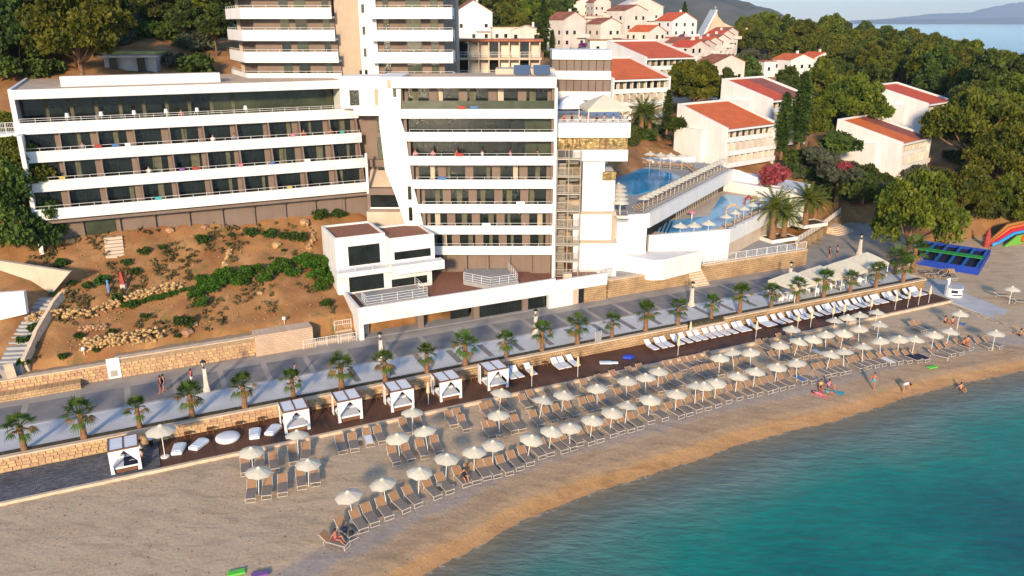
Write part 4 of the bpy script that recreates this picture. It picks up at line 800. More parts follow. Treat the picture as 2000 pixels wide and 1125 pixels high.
# foreground right pines: (crown centre px, distance, crown radius m) - trunk base set so that the crown centre falls there
def ctree(key,px,py,Y,rad,label,base=5.,zc=6.3,name='pine_tree',group=None,zs=1.2):
    s=rad/base; p=YP(px,py,Y); return plant(key,(p.x,p.y,p.z-zc*s*zs),(s,s,s*zs),None,name,label,'tree',group)
ctree('big0',1785,424,108,6.,'big round umbrella pine standing at the edge of the plaza',zs=1.35)
ctree('big1',1862,385,118,5.6,'broad pine behind the plaza pine above the play area')
ctree('big2',1905,245,150,7.8,'large spreading pine in front of the orange roofed block')
ctree('big0',1965,310,140,6.5,'wide pine at the right edge above the play area')
ctree('big1',1975,395,128,5.,'pine overhanging the stone wall at far right')
ctree('big2',1355,165,165,5.6,'large round pine between the red roofed blocks')
ctree('big0',1665,205,165,6.4,'golden green pine left of the rear orange roofed block')
ctree('big1',1580,235,150,4.2,'pine just right of the two tall cypresses')
ctree('mid0',1600,175,190,4.4,'dark pine behind the tall cypresses',3.2,6.)
ctree('dark0',1415,175,180,3.2,'dark low pine right of the round pine',4.,6.)
ctree('big2',150,60,100,5.9,'large golden pine leaning over the left wing roof')
ctree('big1',60,25,112,6.5,'tall dark pine at the upper left corner')
ctree('dark0',22,110,105,5.,'dark pine behind the left end of the hotel wing',4.,6.)
ctree('dark0',95,130,118,4.5,'shaded pine between golden pine and hotel roof',4.,6.)
ctree('big0',20,330,82,3.6,'green pine beside the left end balconies')
ctree('dark0',20,420,80,4.2,'dark pine covering the lower left wing corner',4.,6.)
ctree('big1',5,270,92,3.2,'pine at the left edge beside the side balcony')
ctree('dark0',385,60,140,5.5,'dark green tree left of the hotel tower',4.,6.)
ctree('big0',330,55,150,5.,'round pine behind the grey garage')
ctree('mid1',300,80,135,3.6,'small tree beside the lamp poles on the left hill',3.2,6.)
ctree('mid3',235,25,190,5.5,'pine on the upper left hill beside the shed',3.2,6.)
ctree('mid2',330,15,210,6.,'pine on the skyline at upper left',3.2,6.)
ctree('mid0',420,20,180,5.,'pine against the tower upper balconies',3.2,6.)
for i,(px,py,Y,r) in enumerate([(900,25,290,8),(960,25,300,9),(1000,20,330,9),(1040,30,310,8),(1085,15,360,9),(985,45,275,7),(930,45,265,7)]): ctree('big%d'%(i%3) if i%2 else 'dark0',px,py,Y,r,'pine in the wood on the hill behind the white gabled house',5. if i%2 else 4.,6.2,group='pines of the hill wood above the village')
for px,pyt,pyb,Y,lab in ((1526,180,300,140,'slimmer left cypress of the pair before the half faded roof'),(1558,140,290,142,'tall right cypress of the pair before the half faded roof'),(1302,175,255,138,'cypress beside the block behind the restaurant'),(1335,3,50,330,'lone tall cypress on the skyline left of the church'),(1060,0,105,200,'taller cypress of the pair in the village'),(1078,58,108,200,'shorter cypress of the pair in the village'),(1860,178,215,215,'small cypress by the sports court')):
    a,b=YP(px,pyt,Y),YP(px,pyb,Y); h=a.z-b.z; plant('cyp0',(b.x,b.y,b.z),(h/9.6*1.6,h/9.6*1.6,h/9.6),None,'cypress_tree',lab,'tree')
# garden trees and shrubs between the blocks
for px,py,Y,r,key,lab in [(1640,330,128,3.4,'olive','grey green olive bush behind the date palms'),(1690,360,124,3.2,'dbush','dark shrub mass below the orange roofed block'),(1600,300,135,3.,'olive','olive bush right of the oleander'),(1385,215,150,3.2,'olive','silvery shrub between the two near blocks'),(1330,235,142,3.,'dbush','dark shrub by the parked car'),(1640,270,145,3.6,'dbush','dark bush in shade behind the oleander'),(1560,300,140,2.6,'dbush','dark bush at the foot of the cypresses'),(1420,250,140,2.4,'dbush','dark bush at the left end of the nearest block'),
  (1510,335,122,3.,'pink','big pink oleander beside the pool building'),(1648,322,128,1.6,'pink','small pink oleander by the orange roofed block'),(1333,70,290,2.2,'purple','purple bougainvillea on the white house'),(1138,86,245,1.4,'purple','purple bougainvillea in the village centre'),(1250,225,150,1.4,'pink','pink flowers by the rooftop restaurant'),(1970,190,200,6.,'olive','rounded olive tree near the court at right edge'),(1440,120,250,6,'dbush','dark tree below the church'),(1460,150,235,5.5,'dbush','rounded dark tree left of the modern houses'),(1480,110,270,6,'olive','pale tree at the forest edge'),(1235,112,215,4,'dbush','dark shrub cluster by the ochre house'),(1280,110,230,3.5,'olive','olive shrub in the village gardens'),(1350,100,260,3.,'dbush','shrub hedge beside the terrace row'),(1390,85,320,4,'dbush','dark shrub at the church steps'),(1245,130,200,3,'olive','garden olive beside the porch house'),(1155,105,225,2.5,'dbush','dark garden bush above the curved wing'),(1100,75,300,3,'dbush','roadside bush in the village')]:
    p=YP(px,py,Y); plant(key,(p.x,p.y,p.z-.7*r),(r,r,r*.95),None,'garden_shrub' if key!='pink' else 'oleander_bush',lab,'shrub')
# forest on the headland
fr=random.Random(5); cnt=0
def infor(x,y):
    px=1000+F_PX*x/(y*_c+(H-zg(x,y)-4)*_s); return px
spots=[]
tries=0
while len(spots)<245 and tries<30000:
    tries+=1
    y=fr.uniform(175,440); x=fr.uniform(85,330)
    z=zg(x,y); d=y*_c+(H-z-6)*_s; px=1000+F_PX*x/d; py_=562.5+F_PX*((H-z-6)*_c-y*_s)/d
    if px>2080 or px<1440 or z<-1: continue
    if 1460<px<1625 and y<300 : continue
    if px<1640 and y<250: continue
    if 1730<px<1870 and 170<py_<235 and y<260: continue
    if any((x-a)**2+(y-b)**2<(5.5 if y<300 else 6.5)**2 for a,b in spots): continue
    s=fr.uniform(1.05,1.5); zt2=z+10.5*s; d2=y*_c+(H-zt2)*_s; ytop=562.5+F_PX*((H-zt2)*_c-y*_s)/d2
    if ytop<np.interp(px,[1440,1500,1560,1665,1770,1830,1900,1960,2000,2080],[34,22,16,26,38,56,84,104,120,140])-4: continue
    spots.append((x,y))
    plant(fr.choice(['cone0','cone1','cone2','mid0','mid1','mid2','mid3','big0','big2']),(x,y,z-.5),(s,s,s*fr.uniform(.85,1.2)) ,None,'pine_tree','pine of the dense green forest covering the headland','tree','forest pines on the headland')
# shrubs on village slope (between houses)
for i in range(110):
    px=fr.uniform(890,1480); py_=fr.uniform(60,135)
    p=on(px,py_)
    if p.y<190: continue
    plant(fr.choice(['dbush','olive','bush0']),p,fr.uniform(1.5,3.2),None,'garden_shrub','small green shrub growing between the village houses','shrub','shrubs among the village houses')
for i in range(26):
    px=fr.uniform(0,440); py_=fr.uniform(5,110); p=on(px,py_)
    if p.y<118: continue
    plant(fr.choice(['dbush','bush0','olive']),p,fr.uniform(2.,4.),None,'garden_shrub','dense scrub bush on the wooded hill at upper left','shrub','scrub of the upper left hill')
# undergrowth and trees round the apartment blocks and on the upper left hill
def scatter(n,x0,x1,y0,y1,ymin,ymax,keys,s0,s1,label,group,name='garden_shrub',cat='shrub',avoid=()):
    k=0
    for _ in range(n*4):
        if k>=n: break
        px,py_=fr.uniform(x0,x1),fr.uniform(y0,y1)
        if any(a<px<b and c<py_<d for a,b,c,d in avoid): continue
        p=on(px,py_)
        if not ymin<p.y<ymax: continue
        k+=1; plant(fr.choice(keys),p-Vector((0,0,.2)),fr.uniform(s0,s1),None,name,label,cat,group)
AV=[(1335,1520,205,340),(1655,1850,175,345),(1255,1345,270,320)]
scatter(34,1575,1725,330,402,100,150,['dbush','olive','bush0'],1.2,2.2,'green shrub in the garden between date palms and plaza pine','garden shrubs left of the plaza pine')
scatter(24,1225,1345,225,300,125,175,['dbush','olive','bush0'],1.,2.,'garden shrub on the bank behind the upper pool','shrubs behind the upper pool',avoid=[(1280,1340,275,305)])
scatter(70,1545,1990,200,440,112,230,['dbush','dbush','olive','bush0'],1.4,2.8,'dark undergrowth bush between the apartment blocks and pines','undergrowth among the right hand pines',avoid=AV+[(1560,1760,395,440),(1800,2000,425,450),(1440,1640,380,440)])
scatter(16,1860,2010,190,330,140,230,['mid0','mid1','mid2','dark0'],.8,1.15,'pine in the thicket behind the orange roofed block','thicket pines at right','pine_tree','tree')
scatter(14,1520,1680,180,250,160,230,['mid0','mid1','dark0'],.75,1.05,'pine in the thicket between the two groups of blocks','thicket pines between the blocks','pine_tree','tree',avoid=AV)
scatter(46,0,430,-10,135,100,260,['dark0','mid1','mid3','mid0'],.6,1.05,'dark tree of the wooded hill behind the left wing','trees of the upper left hill','woodland_tree','tree',avoid=[(210,335,75,145)])
scatter(40,0,430,20,150,100,200,['dbush','bush0','olive'],1.6,3.,'green bush of the wooded hill behind the left wing','bushes of the upper left hill',avoid=[(220,335,95,145)])
scatter(22,880,1120,0,70,200,420,['dark0','mid1','big0'],.8,1.2,'tree in the wood above the loggia building','wood above the loggia building','woodland_tree','tree',avoid=[(885,975,30,90)])
# hillside shrubs
HS=pts('490,466,1.5 527,466,1.4 555,468,1.2 582,474,1.7 395,478,1.5 320,488,.8 328,496,.6 283,500,1.1 247,520,1.1 200,556,1.3 172,566,1. 143,560,.8 452,466,.7 446,481,.5 265,540,1.2 230,590,1. 256,606,1.2 284,624,.8 69,652,1.2 50,672,1.1 45,715,1. 220,655,.8 300,655,.8 360,640,1.6 349,662,.6 528,508,.4 120,522,1.2 100,478,1.6 640,600,1.2 105,580,.6 150,615,.7 155,665,.8 125,715,.8 190,703,.6 555,492,.5 625,430,1.6 660,428,1.5')
for i,(px,py_,s) in enumerate(HS):
    p=on(px,py_); plant('bush%d'%(i%2),p,s*.66,None,'hillside_shrub','round green shrub on the bare orange hillside below the left wing','shrub','shrubs of the bare hillside')
# hanging ivy hedge
ivs=thing('ivy_hedge','thick bright green ivy hedge hanging across the bare hillside','hedge',on(480,560))
o0=ivs.location.copy()
IV=[(245+i*16,604-i*4.3,.55) for i in range(10)]+[(400+i*17,556-i*2.6+12*math.sin(i*2),1.1) for i in range(11)]+[(385,585,1.),(395,600,.9),(410,572,1.2),(430,560,1.2),(455,552,1.3),(480,545,1.2),(590,515,1.2),(605,525,1.3),(625,520,1.4),(645,525,1.3),(620,545,1.3),(640,555,1.2),(625,570,1.),(650,540,1.1),(560,530,1.),(540,535,1.)]
for i,(px,py_,s) in enumerate(IV): p=on(px,py_)-o0; q=ob('foliage',PROT['ivy'][1],ivs,p,i*1.3,s*.9)
# rubble terraces and boulders
def rock(g,r):
    m=MB(); n=6; rings=[]
    for z,f in((-.5,.7),(0,1),(.45,.75),(.62,.3)): rings.append([(r*f*math.cos(2*math.pi*k/n)*g.uniform(.8,1.2),r*f*math.sin(2*math.pi*k/n)*g.uniform(.8,1.2),r*z*g.uniform(.85,1.1)) for k in range(n)])
    return m.loft(rings)
rg=random.Random(9); ROCK=mat('limestone_rock',(.42,.255,.12),.95,.25,2.5,.7,9,rand=.15)
def rubble(label,pl,h,n):
    m=MB(); P=[on(*q) for q in pl]; c=P[0].copy()
    for i in range(n):
        f=rg.random()*(len(P)-1); k=int(f); q=P[k].lerp(P[k+1],f-k); r=rg.uniform(.10,.22); rk=rock(rg,r); o=q-c+Vector((rg.uniform(-.15,.15),rg.uniform(-.3,.3),rg.random()*h))
        m.add([(x+o.x,y+o.y,z+o.z) for x,y,z in rk.v],rk.f)
    o=m.build('rubble_wall',ROCK,None,c); tag(o,label,'dry stone wall',kind='stuff'); return o
rubble('dry stone terrace wall in middle of the hillside',pts('185,618 250,595 300,578 355,565'),.9,170); rubble('dry stone terrace wall low on the hillside above promenade',pts('160,690 230,677 320,663'),1.3,230); rubble('scattered stone terrace at left of the hillside',pts('60,632 110,622 180,620'),.8,150); rubble('short stone row between the two terraces',pts('155,648 210,645'),.4,50)
rubble('loose rocks beneath the white annex corner',pts('600,440 615,470 600,490'),.3,60); rubble('pale rocky scar running down the hillside',pts('455,485 440,510 430,540'),.2,70)
for i,(px,py_,r) in enumerate(pts('127,570,.7 365,652,1.2 378,635,.8 508,575,.6 140,472,1. 332,450,.9 400,445,.8 540,480,1.1 595,437,1.2 165,685,.5 605,487,.6 440,520,.7')):
    p=on(px,py_); o=rock(rg,r*.6).build('boulder',ROCK,None,p,rg.random()*6); tag(o,'%s pale boulder lying on the orange hillside slope'%['round','large','squat','small','broken','long','cracked','flat','buried','tiny','jagged','low'][i],'boulder')
gm=MB()
for i in range(900):
    px=rg.uniform(60,650); py_=rg.uniform(440,700); p=on(px,py_)
    t,n_=toTN(p)
    if n_<79 or t>17.5: continue
    r=rg.uniform(.04,.12); rk=rock(rg,r); gm.add([(x+p.x,y+p.y,z+p.z+.02) for x,y,z in rk.v],rk.f)
stuff(gm.build('loose_stones',ROCK),'loose pale stones strewn over the bare hillside','stones')
# grass tufts on the hillside
tv=[]
for i in range(1300):
    px=rg.uniform(60,650); py_=rg.uniform(440,705)
    if math.sin(px*.021+py_*.05)+math.sin(px*.05-py_*.03)<.1: continue
    p=on(px,py_); t,n_=toTN(p)
    if n_<79 or t>17.5: continue
    tv.append((p.x,p.y,p.z+.08,rg.uniform(.12,.3),rg.uniform(.1,.2)))
o=ob('dry_grass',leaf_cloud('dry_grass',tv,14,.22,leafmat('dry_grass',(.14,.12,.04),(.24,.19,.07)),5)); stuff(o,'dry grass tufts on the orange hillside','grass')
# ---------- fan palms on the promenade
def fan_palm(seed):
    g=random.Random(seed); t=bpy.data.objects.new('fan_palm',None); COL.objects.link(t); h=2.0
    MB().lathe([(.26,-.2),(.27,.1),(.22,.5),(.2,1.),(.19,h-.2),(.24,h)],9).build('trunk',PALMBARK,t,smooth=True)
    m=MB(); md=MB()
    for i in range(24):
        az=i*2.399+g.uniform(-.2,.2); el=R(g.uniform(20,80)) if i>8 else R(g.uniform(-50,5)); L_=g.uniform(.6,.85); d=Vector((math.cos(az)*math.cos(el),math.sin(az)*math.cos(el),math.sin(el)))
        b=Vector((0,0,h)); tip=b+d*L_; (md if i<3 else m).tube([b,tip],[.025,.018],4)
        side=d.cross(Vector((0,0,1))).normalized(); upv=side.cross(d)
        for k in range(11):
            a=R(-85+17*k); q=(d*math.cos(a)+side*math.sin(a)).normalized(); ln=g.uniform(.62,.85)*(1-.25*abs(k-5)/5); e=tip+q*ln-Vector((0,0,.10+.12*abs(k-5)/5+(.1 if el<0 else 0))); w_=(q.cross(upv)).normalized()*.05; mid=tip+q*ln*.55-Vector((0,0,.01))
            (md if i<3 else m).add([tip,mid+w_,e,mid-w_],[(0,1,2,3)])
    m.build('crown',PALML,t); md.build('dry_fronds',DRYL,t); return t
fps=[fan_palm(i) for i in range(3)]; used=[[],[],[]]
FP=pts('45,893 164,870 274,846 379,829 484,811 576,783 670,763 757,749 840,734 920,724 999,707 1072,695 1141,681 1208,667 1275,654 1335,640 1396,625 1453,615 1508,600 1561,591 1612,581 1661,570 1707,559 1754,547')
for i,(px,py_) in enumerate(FP):
    p=G(px,py_,1.47); t,n_=toTN(p); p=TN(t,65.55 if t<90 else n_,1.47); o=first_or_dup(fps[i%3],used[i%3],p,i*1.7,1.+.12*math.sin(i*2.3)); tag(o,ordn(i+1)+' short fan palm from the left in the seawall planting strip','palm tree','fan palms lining the seawall')
for px,py_,s,lab in ((1782,527,1.5,'fan palm at the foot of the big plaza pine'),(1747,535,1.2,'fan palm behind the last tent')): tag(dup(fps[0],G(px,py_,1.4),2.,s),lab,'palm tree')['group']=''
def date_palm(seed,h=3.4):
    g=random.Random(seed); t=bpy.data.objects.new('date_palm',None); COL.objects.link(t)
    MB().lathe([(.42,-.3),(.45,.2),(.36,.8),(.34,h*.7),(.42,h-.2),(.5,h)],10).build('trunk',PALMBARK,t,smooth=True); m=MB()
    for i in range(44):
        az=i*2.399; el=R(80-i*2.2+g.uniform(-6,6)); L_=g.uniform(2.6,3.3); d=Vector((math.cos(az)*math.cos(el),math.sin(az)*math.cos(el),math.sin(el))); p=Vector((0,0,h)); P_=[p.copy()]
        for k in range(7): p=p+d*(L_/7); d=(d-Vector((0,0,.17))).normalized(); P_.append(p.copy())
        m.tube(P_,[.04]*4+[.02]*4,3)
        for k in range(1,8):
            for ff in (0,.5):
                q=P_[k-1].lerp(P_[k],ff); dd_=(P_[k]-P_[k-1]).normalized(); sd=dd_.cross(Vector((0,0,1))).normalized(); ll=.55*(1-.5*abs(k-3.5)/4)
                for s_ in(-1,1): e=q+(sd*s_*.8+dd_*.6).normalized()*ll-Vector((0,0,.13)); w_=dd_*.09; m.add([q-w_,q+w_,e],[(0,1,2)])
    m.build('crown',DATEL,t); return t
dps=[date_palm(3),date_palm(4,3.0)]; du=[[],[]]
for i,(px,py_,z,s,lab) in enumerate([(1508,466,3.9,1.25,'leftmost date palm in the white planter by the pool wall'),(1530,462,3.9,1.1,'second date palm in the white planter by the pool wall'),(1572,440,3.8,1.15,'middle date palm above the cafe terrace'),(1590,432,3.6,1.,'date palm right of the middle palm on the terrace'),(1632,410,3.,1.15,'tall date palm nearest the dark shrubs'),(1252,262,14.,1.25,'date palm beside the rooftop restaurant'),(1268,258,14.,1.,'smaller date palm behind the restaurant palm')]):
    tag(first_or_dup(dps[i%2],du[i%2],G(px,py_,z),i*1.1,s),lab,'palm tree')
for i,(px,py_) in enumerate(((1519,468),(1580,440))):
    p=G(px,py_,3.55); t=thing('planter','long low white planter holding %s'%['the two leftmost date palms','the middle date palms'][i],'planter',p,A)
    MB().box(-2.2,2.2,-1.2,1.2,0,.42).build('soil',SOIL,t)
    for a in ((-2.4,2.4,-1.4,-1.2),(-2.4,2.4,1.2,1.4),(-2.4,-2.2,-1.2,1.2),(2.2,2.4,-1.2,1.2)): MB().box(*a,0,.5).build('planter_wall',WHITE,t)
# ================= STREET FURNITURE
def lamp_post():
    t=bpy.data.objects.new('lamp_post',None); COL.objects.link(t)
    MB().loft([[(-a,-a,z),(a,-a,z),(a,a,z),(-a,a,z)] for a,z in((.27,0),(.27,.35),(.19,.42),(.13,2.05),(.16,2.1),(.16,2.18))]).build('post',mat('pale_stone',(.66,.55,.45),.85,.08,3),t)
    MB().lathe([(.05,2.18),(.05,2.4),(.13,2.45)],8).build('bracket',BLACK,t); MB().lathe([(.12,2.45),(.22,2.8)],8).build('lantern_glass',LAMPG,t)
    m=MB().lathe([(.27,2.8),(.25,2.86),(.05,3.02),(.02,3.08)],8)
    for k in range(4): a=k*math.pi/2; m.tube([(math.cos(a)*.13,math.sin(a)*.13,2.44),(math.cos(a)*.24,math.sin(a)*.24,2.82)],.02,4)
    m.build('lantern_frame',BLACK,t); return t
lp=lamp_post(); lu=[]
for (px,py_),lab in zip(pts('404,764 745,705 1046,656 1350,598 1541,556 1678,497'),('first lamp post from the left on the promenade','lamp post in front of the podium shop end','lamp post by the white podium door','lamp post before the terrace stone wall','lamp post behind the leftmost tent','lamp post behind the rightmost tents')): tag(first_or_dup(lp,lu,G(px,py_,1.4),A,1.02),lab,'lamp post')
ml=thing('floodlight_mast','tall floodlight mast beside the sports court','mast',YP(1843,195,215)); mu=[]
MB().tube([(0,0,0),(0,0,7)],.12,6).build('mast',GREYMETAL,ml); MB().box(-.9,.9,-.15,.15,6.8,7.3).build('light_bank',METAL,ml)
for i,(px,py_,Y,s) in enumerate(((1856,192,225,1.25),(1932,198,205,1.),(1766,190,235,.9))): dup(ml,YP(px,py_,Y),.3*i,s,['tallest floodlight mast behind the court','floodlight mast at the right near the olive tree','floodlight mast left of the court'][i])
struct(MB().box(-14,14,-8,8,-.4,0).build('sports_court',mat('court_green',(.06,.16,.07),.9),None,YP(1810,190,228),R(25)))
for i,(px,py_) in enumerate(((315,30),(367,40))):
    t=thing('street_light','slim grey street light pole on the upper left hill, %s'%('nearer the shed' if i==0 else 'nearer the tower'),'street light',on(px,py_)); MB().tube([(0,0,0),(0,0,7),(.3,0,7.3)],[.08,.06,.05],5).build('pole',GREYMETAL,t); MB().box(.2,.9,-.12,.12,7.25,7.35).build('lamp_head',METAL,t)
# ================= BEACH UMBRELLAS
def umbrella(canvas,r=.98,h=2.0,n=8,pole=METAL):
    t=bpy.data.objects.new('beach_umbrella',None); COL.objects.link(t)
    MB().tube([(0,0,-.15),(0,0,h+.3)],.028,6).build('pole',pole,t)
    m=MB(); top=(0,0,h+.32); v=[top]+[(r*.55*math.cos(2*math.pi*k/n),r*.55*math.sin(2*math.pi*k/n),h+.13) for k in range(n)]+[(r*math.cos(2*math.pi*k/n),r*math.sin(2*math.pi*k/n),h-.12) for k in range(n)]+[(r*.985*math.cos(2*math.pi*(k+.5)/n)*.95,r*.985*math.sin(2*math.pi*(k+.5)/n)*.95,h-.085) for k in range(n)]
    f=[(0,1+k,1+(k+1)%n) for k in range(n)]
    for k in range(n): f+=[(1+k,9+k,17+k),(1+k,17+k,1+(k+1)%n),(1+(k+1)%n,17+k,9+(k+1)%n)]
    m.add(v,f); cn=m.build('canopy',canvas,t)
    MB().lathe([(.18,h+.285),(.1,h+.38),(.02,h+.42)],8).build('vent_cap',canvas,cn); return t
bu=umbrella(UMB); bused=[]
UM=pts('489,880 579,851 500,921 599,905 687,964 753,941 815,919 869,892 779,852 835,840 804,806 974,767 976,809 1053,782 1097,770 1168,756 1224,742 1263,736 1287,724 1193,799 1222,790 1268,775 1154,814 1114,827 1072,836 1030,849 962,864 925,878 1321,764 1360,752 1375,749 1399,741 1439,731 1407,697 1437,688 1470,686 1474,722 1517,713 1561,705 1525,673 1554,665 1585,659 1547,642 1617,652 1646,647 1618,689 1653,684 1631,627 1656,620 1683,616 1713,611 1681,639 1717,634 1689,675 1725,663 1759,657 1787,658 1825,649 1853,643')
ur=random.Random(4); rank={q:i+1 for i,q in enumerate(sorted(UM))}
for px,py_ in UM:
    p=G(px,py_,2.02); z=bz(p.x,p.y); o=first_or_dup(bu,bused,(p.x,p.y,z),ur.random()*.7,1.); o.rotation_euler=(ur.gauss(0,.06),ur.gauss(0,.07),ur.random()); tag(o,ordn(rank[(px,py_)])+' open cream umbrella from the left on the pebble beach','umbrella','open umbrellas on the pebble beach')
for px,py_,lab in ((1875,612,'open cream umbrella shading the two seated sunbathers'),(1946,643,'open cream umbrella alone near the right edge'),(1977,564,'open cream umbrella beyond the concrete path')):
    p=G(px,py_,2.02); tag(dup(bu,(p.x,p.y,bz(p.x,p.y)),.3),lab,'umbrella')['group']=''
def dark_umb():
    p=G(314,840,2.4+.3); o=dup(bu,(p.x,p.y,.32),.2,1.2); o['label']='large cream umbrella on round base beside the navy cabana'; o['group']=''; MB().lathe([(.28,0),(.28,.06),(.05,.1)],12).build('base',METAL,o)
dark_umb()
fu=thing('folded_umbrella','','umbrella')
MB().tube([(0,0,0),(0,0,2.1)],.025,6).build('pole',METAL,fu); MB().lathe([(.03,2.2),(.09,2.0),(.15,1.5),(.17,1.2),(.10,1.08)],8).build('furled_canvas',UMBF,fu); fused=[]
for px,py_ in pts('1051,766 1141,746 1334,701 1347,665 1490,670 1566,650 1593,645 1638,637 1659,632 1715,622 1757,609 1783,604 1808,601 1829,597 837,790'):
    p=G(px,py_,.3); t,n_=toTN(p); o=first_or_dup(fu,fused,TN(t,max(n_,60.7),.32 if n_>59 else 0)); tag(o,'furled tan umbrella standing along the timber deck','umbrella','furled umbrellas along the deck')
# ================= LOUNGERS
def lounger(sl,bk,fr_,name='sun_lounger',thick=.05):
    t=bpy.data.objects.new(name,None); COL.objects.link(t)   # foot towards +x, 2 m
    MB().box(-.35,1.,-.32,.32,.30,.30+thick).build('seat',sl,t)
    MB().add([(-.37,-.32,.30),(-.37,.32,.30),(-.95,.32,.72),(-.95,-.32,.72),(-.35,-.32,.30+thick),(-.35,.32,.30+thick),(-.93,.32,.72+thick),(-.93,-.32,.72+thick)],[(0,1,2,3),(4,7,6,5),(0,4,5,1),(1,5,6,2),(2,6,7,3),(3,7,4,0)]).build('backrest',bk,t)
    m=MB()
    for s in(-.35,.35): m.tube([(-.95,s,.74),(-.36,s,.31),(1.03,s,.31)],.014,5); m.tube([(-.55,s,.3),(-.6,s,0)],.014,5)
    m.tube([(1.03,-.35,.31),(1.03,.35,.31)],.014,5); m.build('frame',fr_,t)
    l=MB()
    l.tube([(1.03,-.35,.31),(1.03,-.35,0),(1.03,.35,0),(1.03,.35,.31)],.016,5); l.build('foot_legs',fr_,t); return t
bl=lounger(SLING,SLINGT,METAL); blu=[]
BL=[]
def row(s,ang,nm='row'):
    q=sorted(pts(s)); BL.extend((x,y,ang,'%s brown sling lounger from the left in the %s'%(ordn(i+1),nm)) for i,(x,y) in enumerate(q))
row('700,1018 722,1006 750,994 779,981 804,970 842,955 867,944',-56,'front row near the first umbrella')
row('922,923 942,916 961,911 984,906 1005,897 1026,888 1047,877 1064,871 1090,865 1107,860 1122,852 1141,850 1161,845 1185,836 1200,831 1220,826 1239,821 1260,811 1285,806 1316,800 1334,795 1351,789 1370,784 1389,779 1410,772 1432,766 1452,762 1470,757 1489,754 1500,751 1514,748 1532,744 1557,736 1575,734 1602,724 1614,721 1630,719 1642,716 1670,710 1682,706 1697,704 1711,701 1729,699 1744,696 1762,694 1846,681 1862,678 1920,668 1938,666',-62,'long row nearest the sea')
row('491,961 522,955 552,950 588,937 615,931 479,912 507,905 535,905 572,892 597,885',-74,'small cluster at left')
row('666,871 690,866 719,857 741,852 769,892 796,886 824,879 852,871 791,836 819,831 880,821 896,817 905,829',-68,'loose group below the middle cabanas')
row('954,841 967,839 994,832 1011,829 1047,820 1072,812 1092,807 1115,802 1144,794 1161,790 1182,785 1214,775 1237,770 1250,765 1280,757 1295,755 1315,747 1333,744 1370,730 1384,727 1397,725 1412,720 1445,717 1460,712 1515,700 1530,697 1545,694 1561,690 1576,688 1592,686 1607,681 1627,679 1650,672 1672,667',-64,'second row from the sea')
row('949,805 962,800 990,796 1025,787 1042,778 1075,775 1119,765 1145,757 1177,747 1205,739 1236,732 1255,726 1309,720 1325,716 1342,712 1357,709 1373,706 1391,700 1490,677 1505,675 1530,665 1550,660 1700,646 1790,640 1800,638',-64,'row nearest the deck')
lr=random.Random(8)
for px,py_,a,lab in BL:
    p=G(px,py_,.25); first=bz(p.x,p.y); o=first_or_dup(bl,blu,(p.x,p.y,first+.02),R(a+lr.uniform(-5,5))); tag(o,lab,'sun lounger','brown sling loungers on the beach')
    if lr.random()<.05:
        c_=lr.choice(['white','white','grey','blue']); tw=tag(MB().box(-.33,.98,-.3,.3,0,.025).build('beach_towel',CL[c_],None,(p.x,p.y,first+.375),o.rotation_euler.z),'%s towel on the %s'%(c_,lab.replace(' brown sling lounger from the left in the',' lounger of the')),'towel')
pm_=MB()
for i in range(1600):
    t_=lr.uniform(-15,60); n_=lr.uniform(40,60); q=TN(t_,n_)
    if n_<shore(t_)+.4: continue
    r=lr.uniform(.02,.07); rk=rock(lr,r); z_=bz(q.x,q.y); pm_.add([(x+q.x,y+q.y,z+z_+r*.2) for x,y,z in rk.v],rk.f)
stuff(pm_.build('pebbles',ROCK),'larger pebbles strewn over the beach','pebbles')
def one_l(px,py_,a,lab): p=G(px,py_,.2); o=dup(bl,(p.x,p.y,bz(p.x,p.y)+.02),R(a)); tag(o,lab,'sun lounger'); o['group']=''; return o
SL1=one_l(652,1055,-22,'lounger turned aside, nearest the camera, with seated person'); SL2=one_l(675,1034,-48,'lounger loaded with dark bags beside the nearest umbrella'); SL3=one_l(900,932,-60,'lounger carrying the woman in black swimsuit'); SL4=one_l(1880,671,-60,'lounger with people on it near the right side of the beach')
one_l(1953,578,-10,'empty lounger beyond the concrete path, left'); one_l(1990,590,-10,'empty lounger beyond the concrete path at the right edge'); one_l(1832,689,-40,'lounger right of the dark towels')
for px,py_,a,lab in ((1780,694,-60,'lounger covered by navy towel, left of two'),(1795,692,-60,'lounger covered by navy towel, right of two')):
    p=G(px,py_,.2); o=dup(bl,(p.x,p.y,bz(p.x,p.y)+.02),R(a)); tag(o,lab,'sun lounger'); o['group']=''; MB().box(-.5,.9,-.38,.38,.36,.39).build('towel_cover',NAVY,o)
wl=lounger(CLOTHW,CLOTHW,WOOD,thick=.1); wlu=[]; 
WL=pts('999,734 1014,732 1040,727 1091,715 1104,712 1122,709 1277,679 1294,675 1306,672 1325,667 1341,664 1357,661 1370,658 1385,654 1399,651 1414,649 1429,646 1445,643 1454,640 1474,637 1494,632 1504,630 1521,627 1535,624 1552,621 1564,617 1576,615 1593,612 1611,610 1622,607 1630,606 1641,603 1654,601 1665,598 1681,596 1691,593 1704,590 1714,587 1722,586 1739,583 1748,581 1762,578 1777,574 1786,571 1794,570')
for i,(px,py_) in enumerate(WL):
    p=G(px,py_,.7); t,n_=toTN(p); o=first_or_dup(wl,wlu,TN(t,63.3,.33),A-R(90)+lr.uniform(-.05,.05)); tag(o,ordn(i+1)+' white lounger from the left along the deck wall','sun lounger','white loungers along the deck wall')
st_=thing('side_table','','side table'); MB().box(-.2,.2,-.2,.2,.32,.35).build('table_top',GREYMETAL,st_); m=MB(); [m.tube([(x*.17,y*.17,0),(x*.17,y*.17,.32)],.015,4) for x in(-1,1) for y in(-1,1)]; m.build('leg_frame',GREYMETAL,st_); su=[]
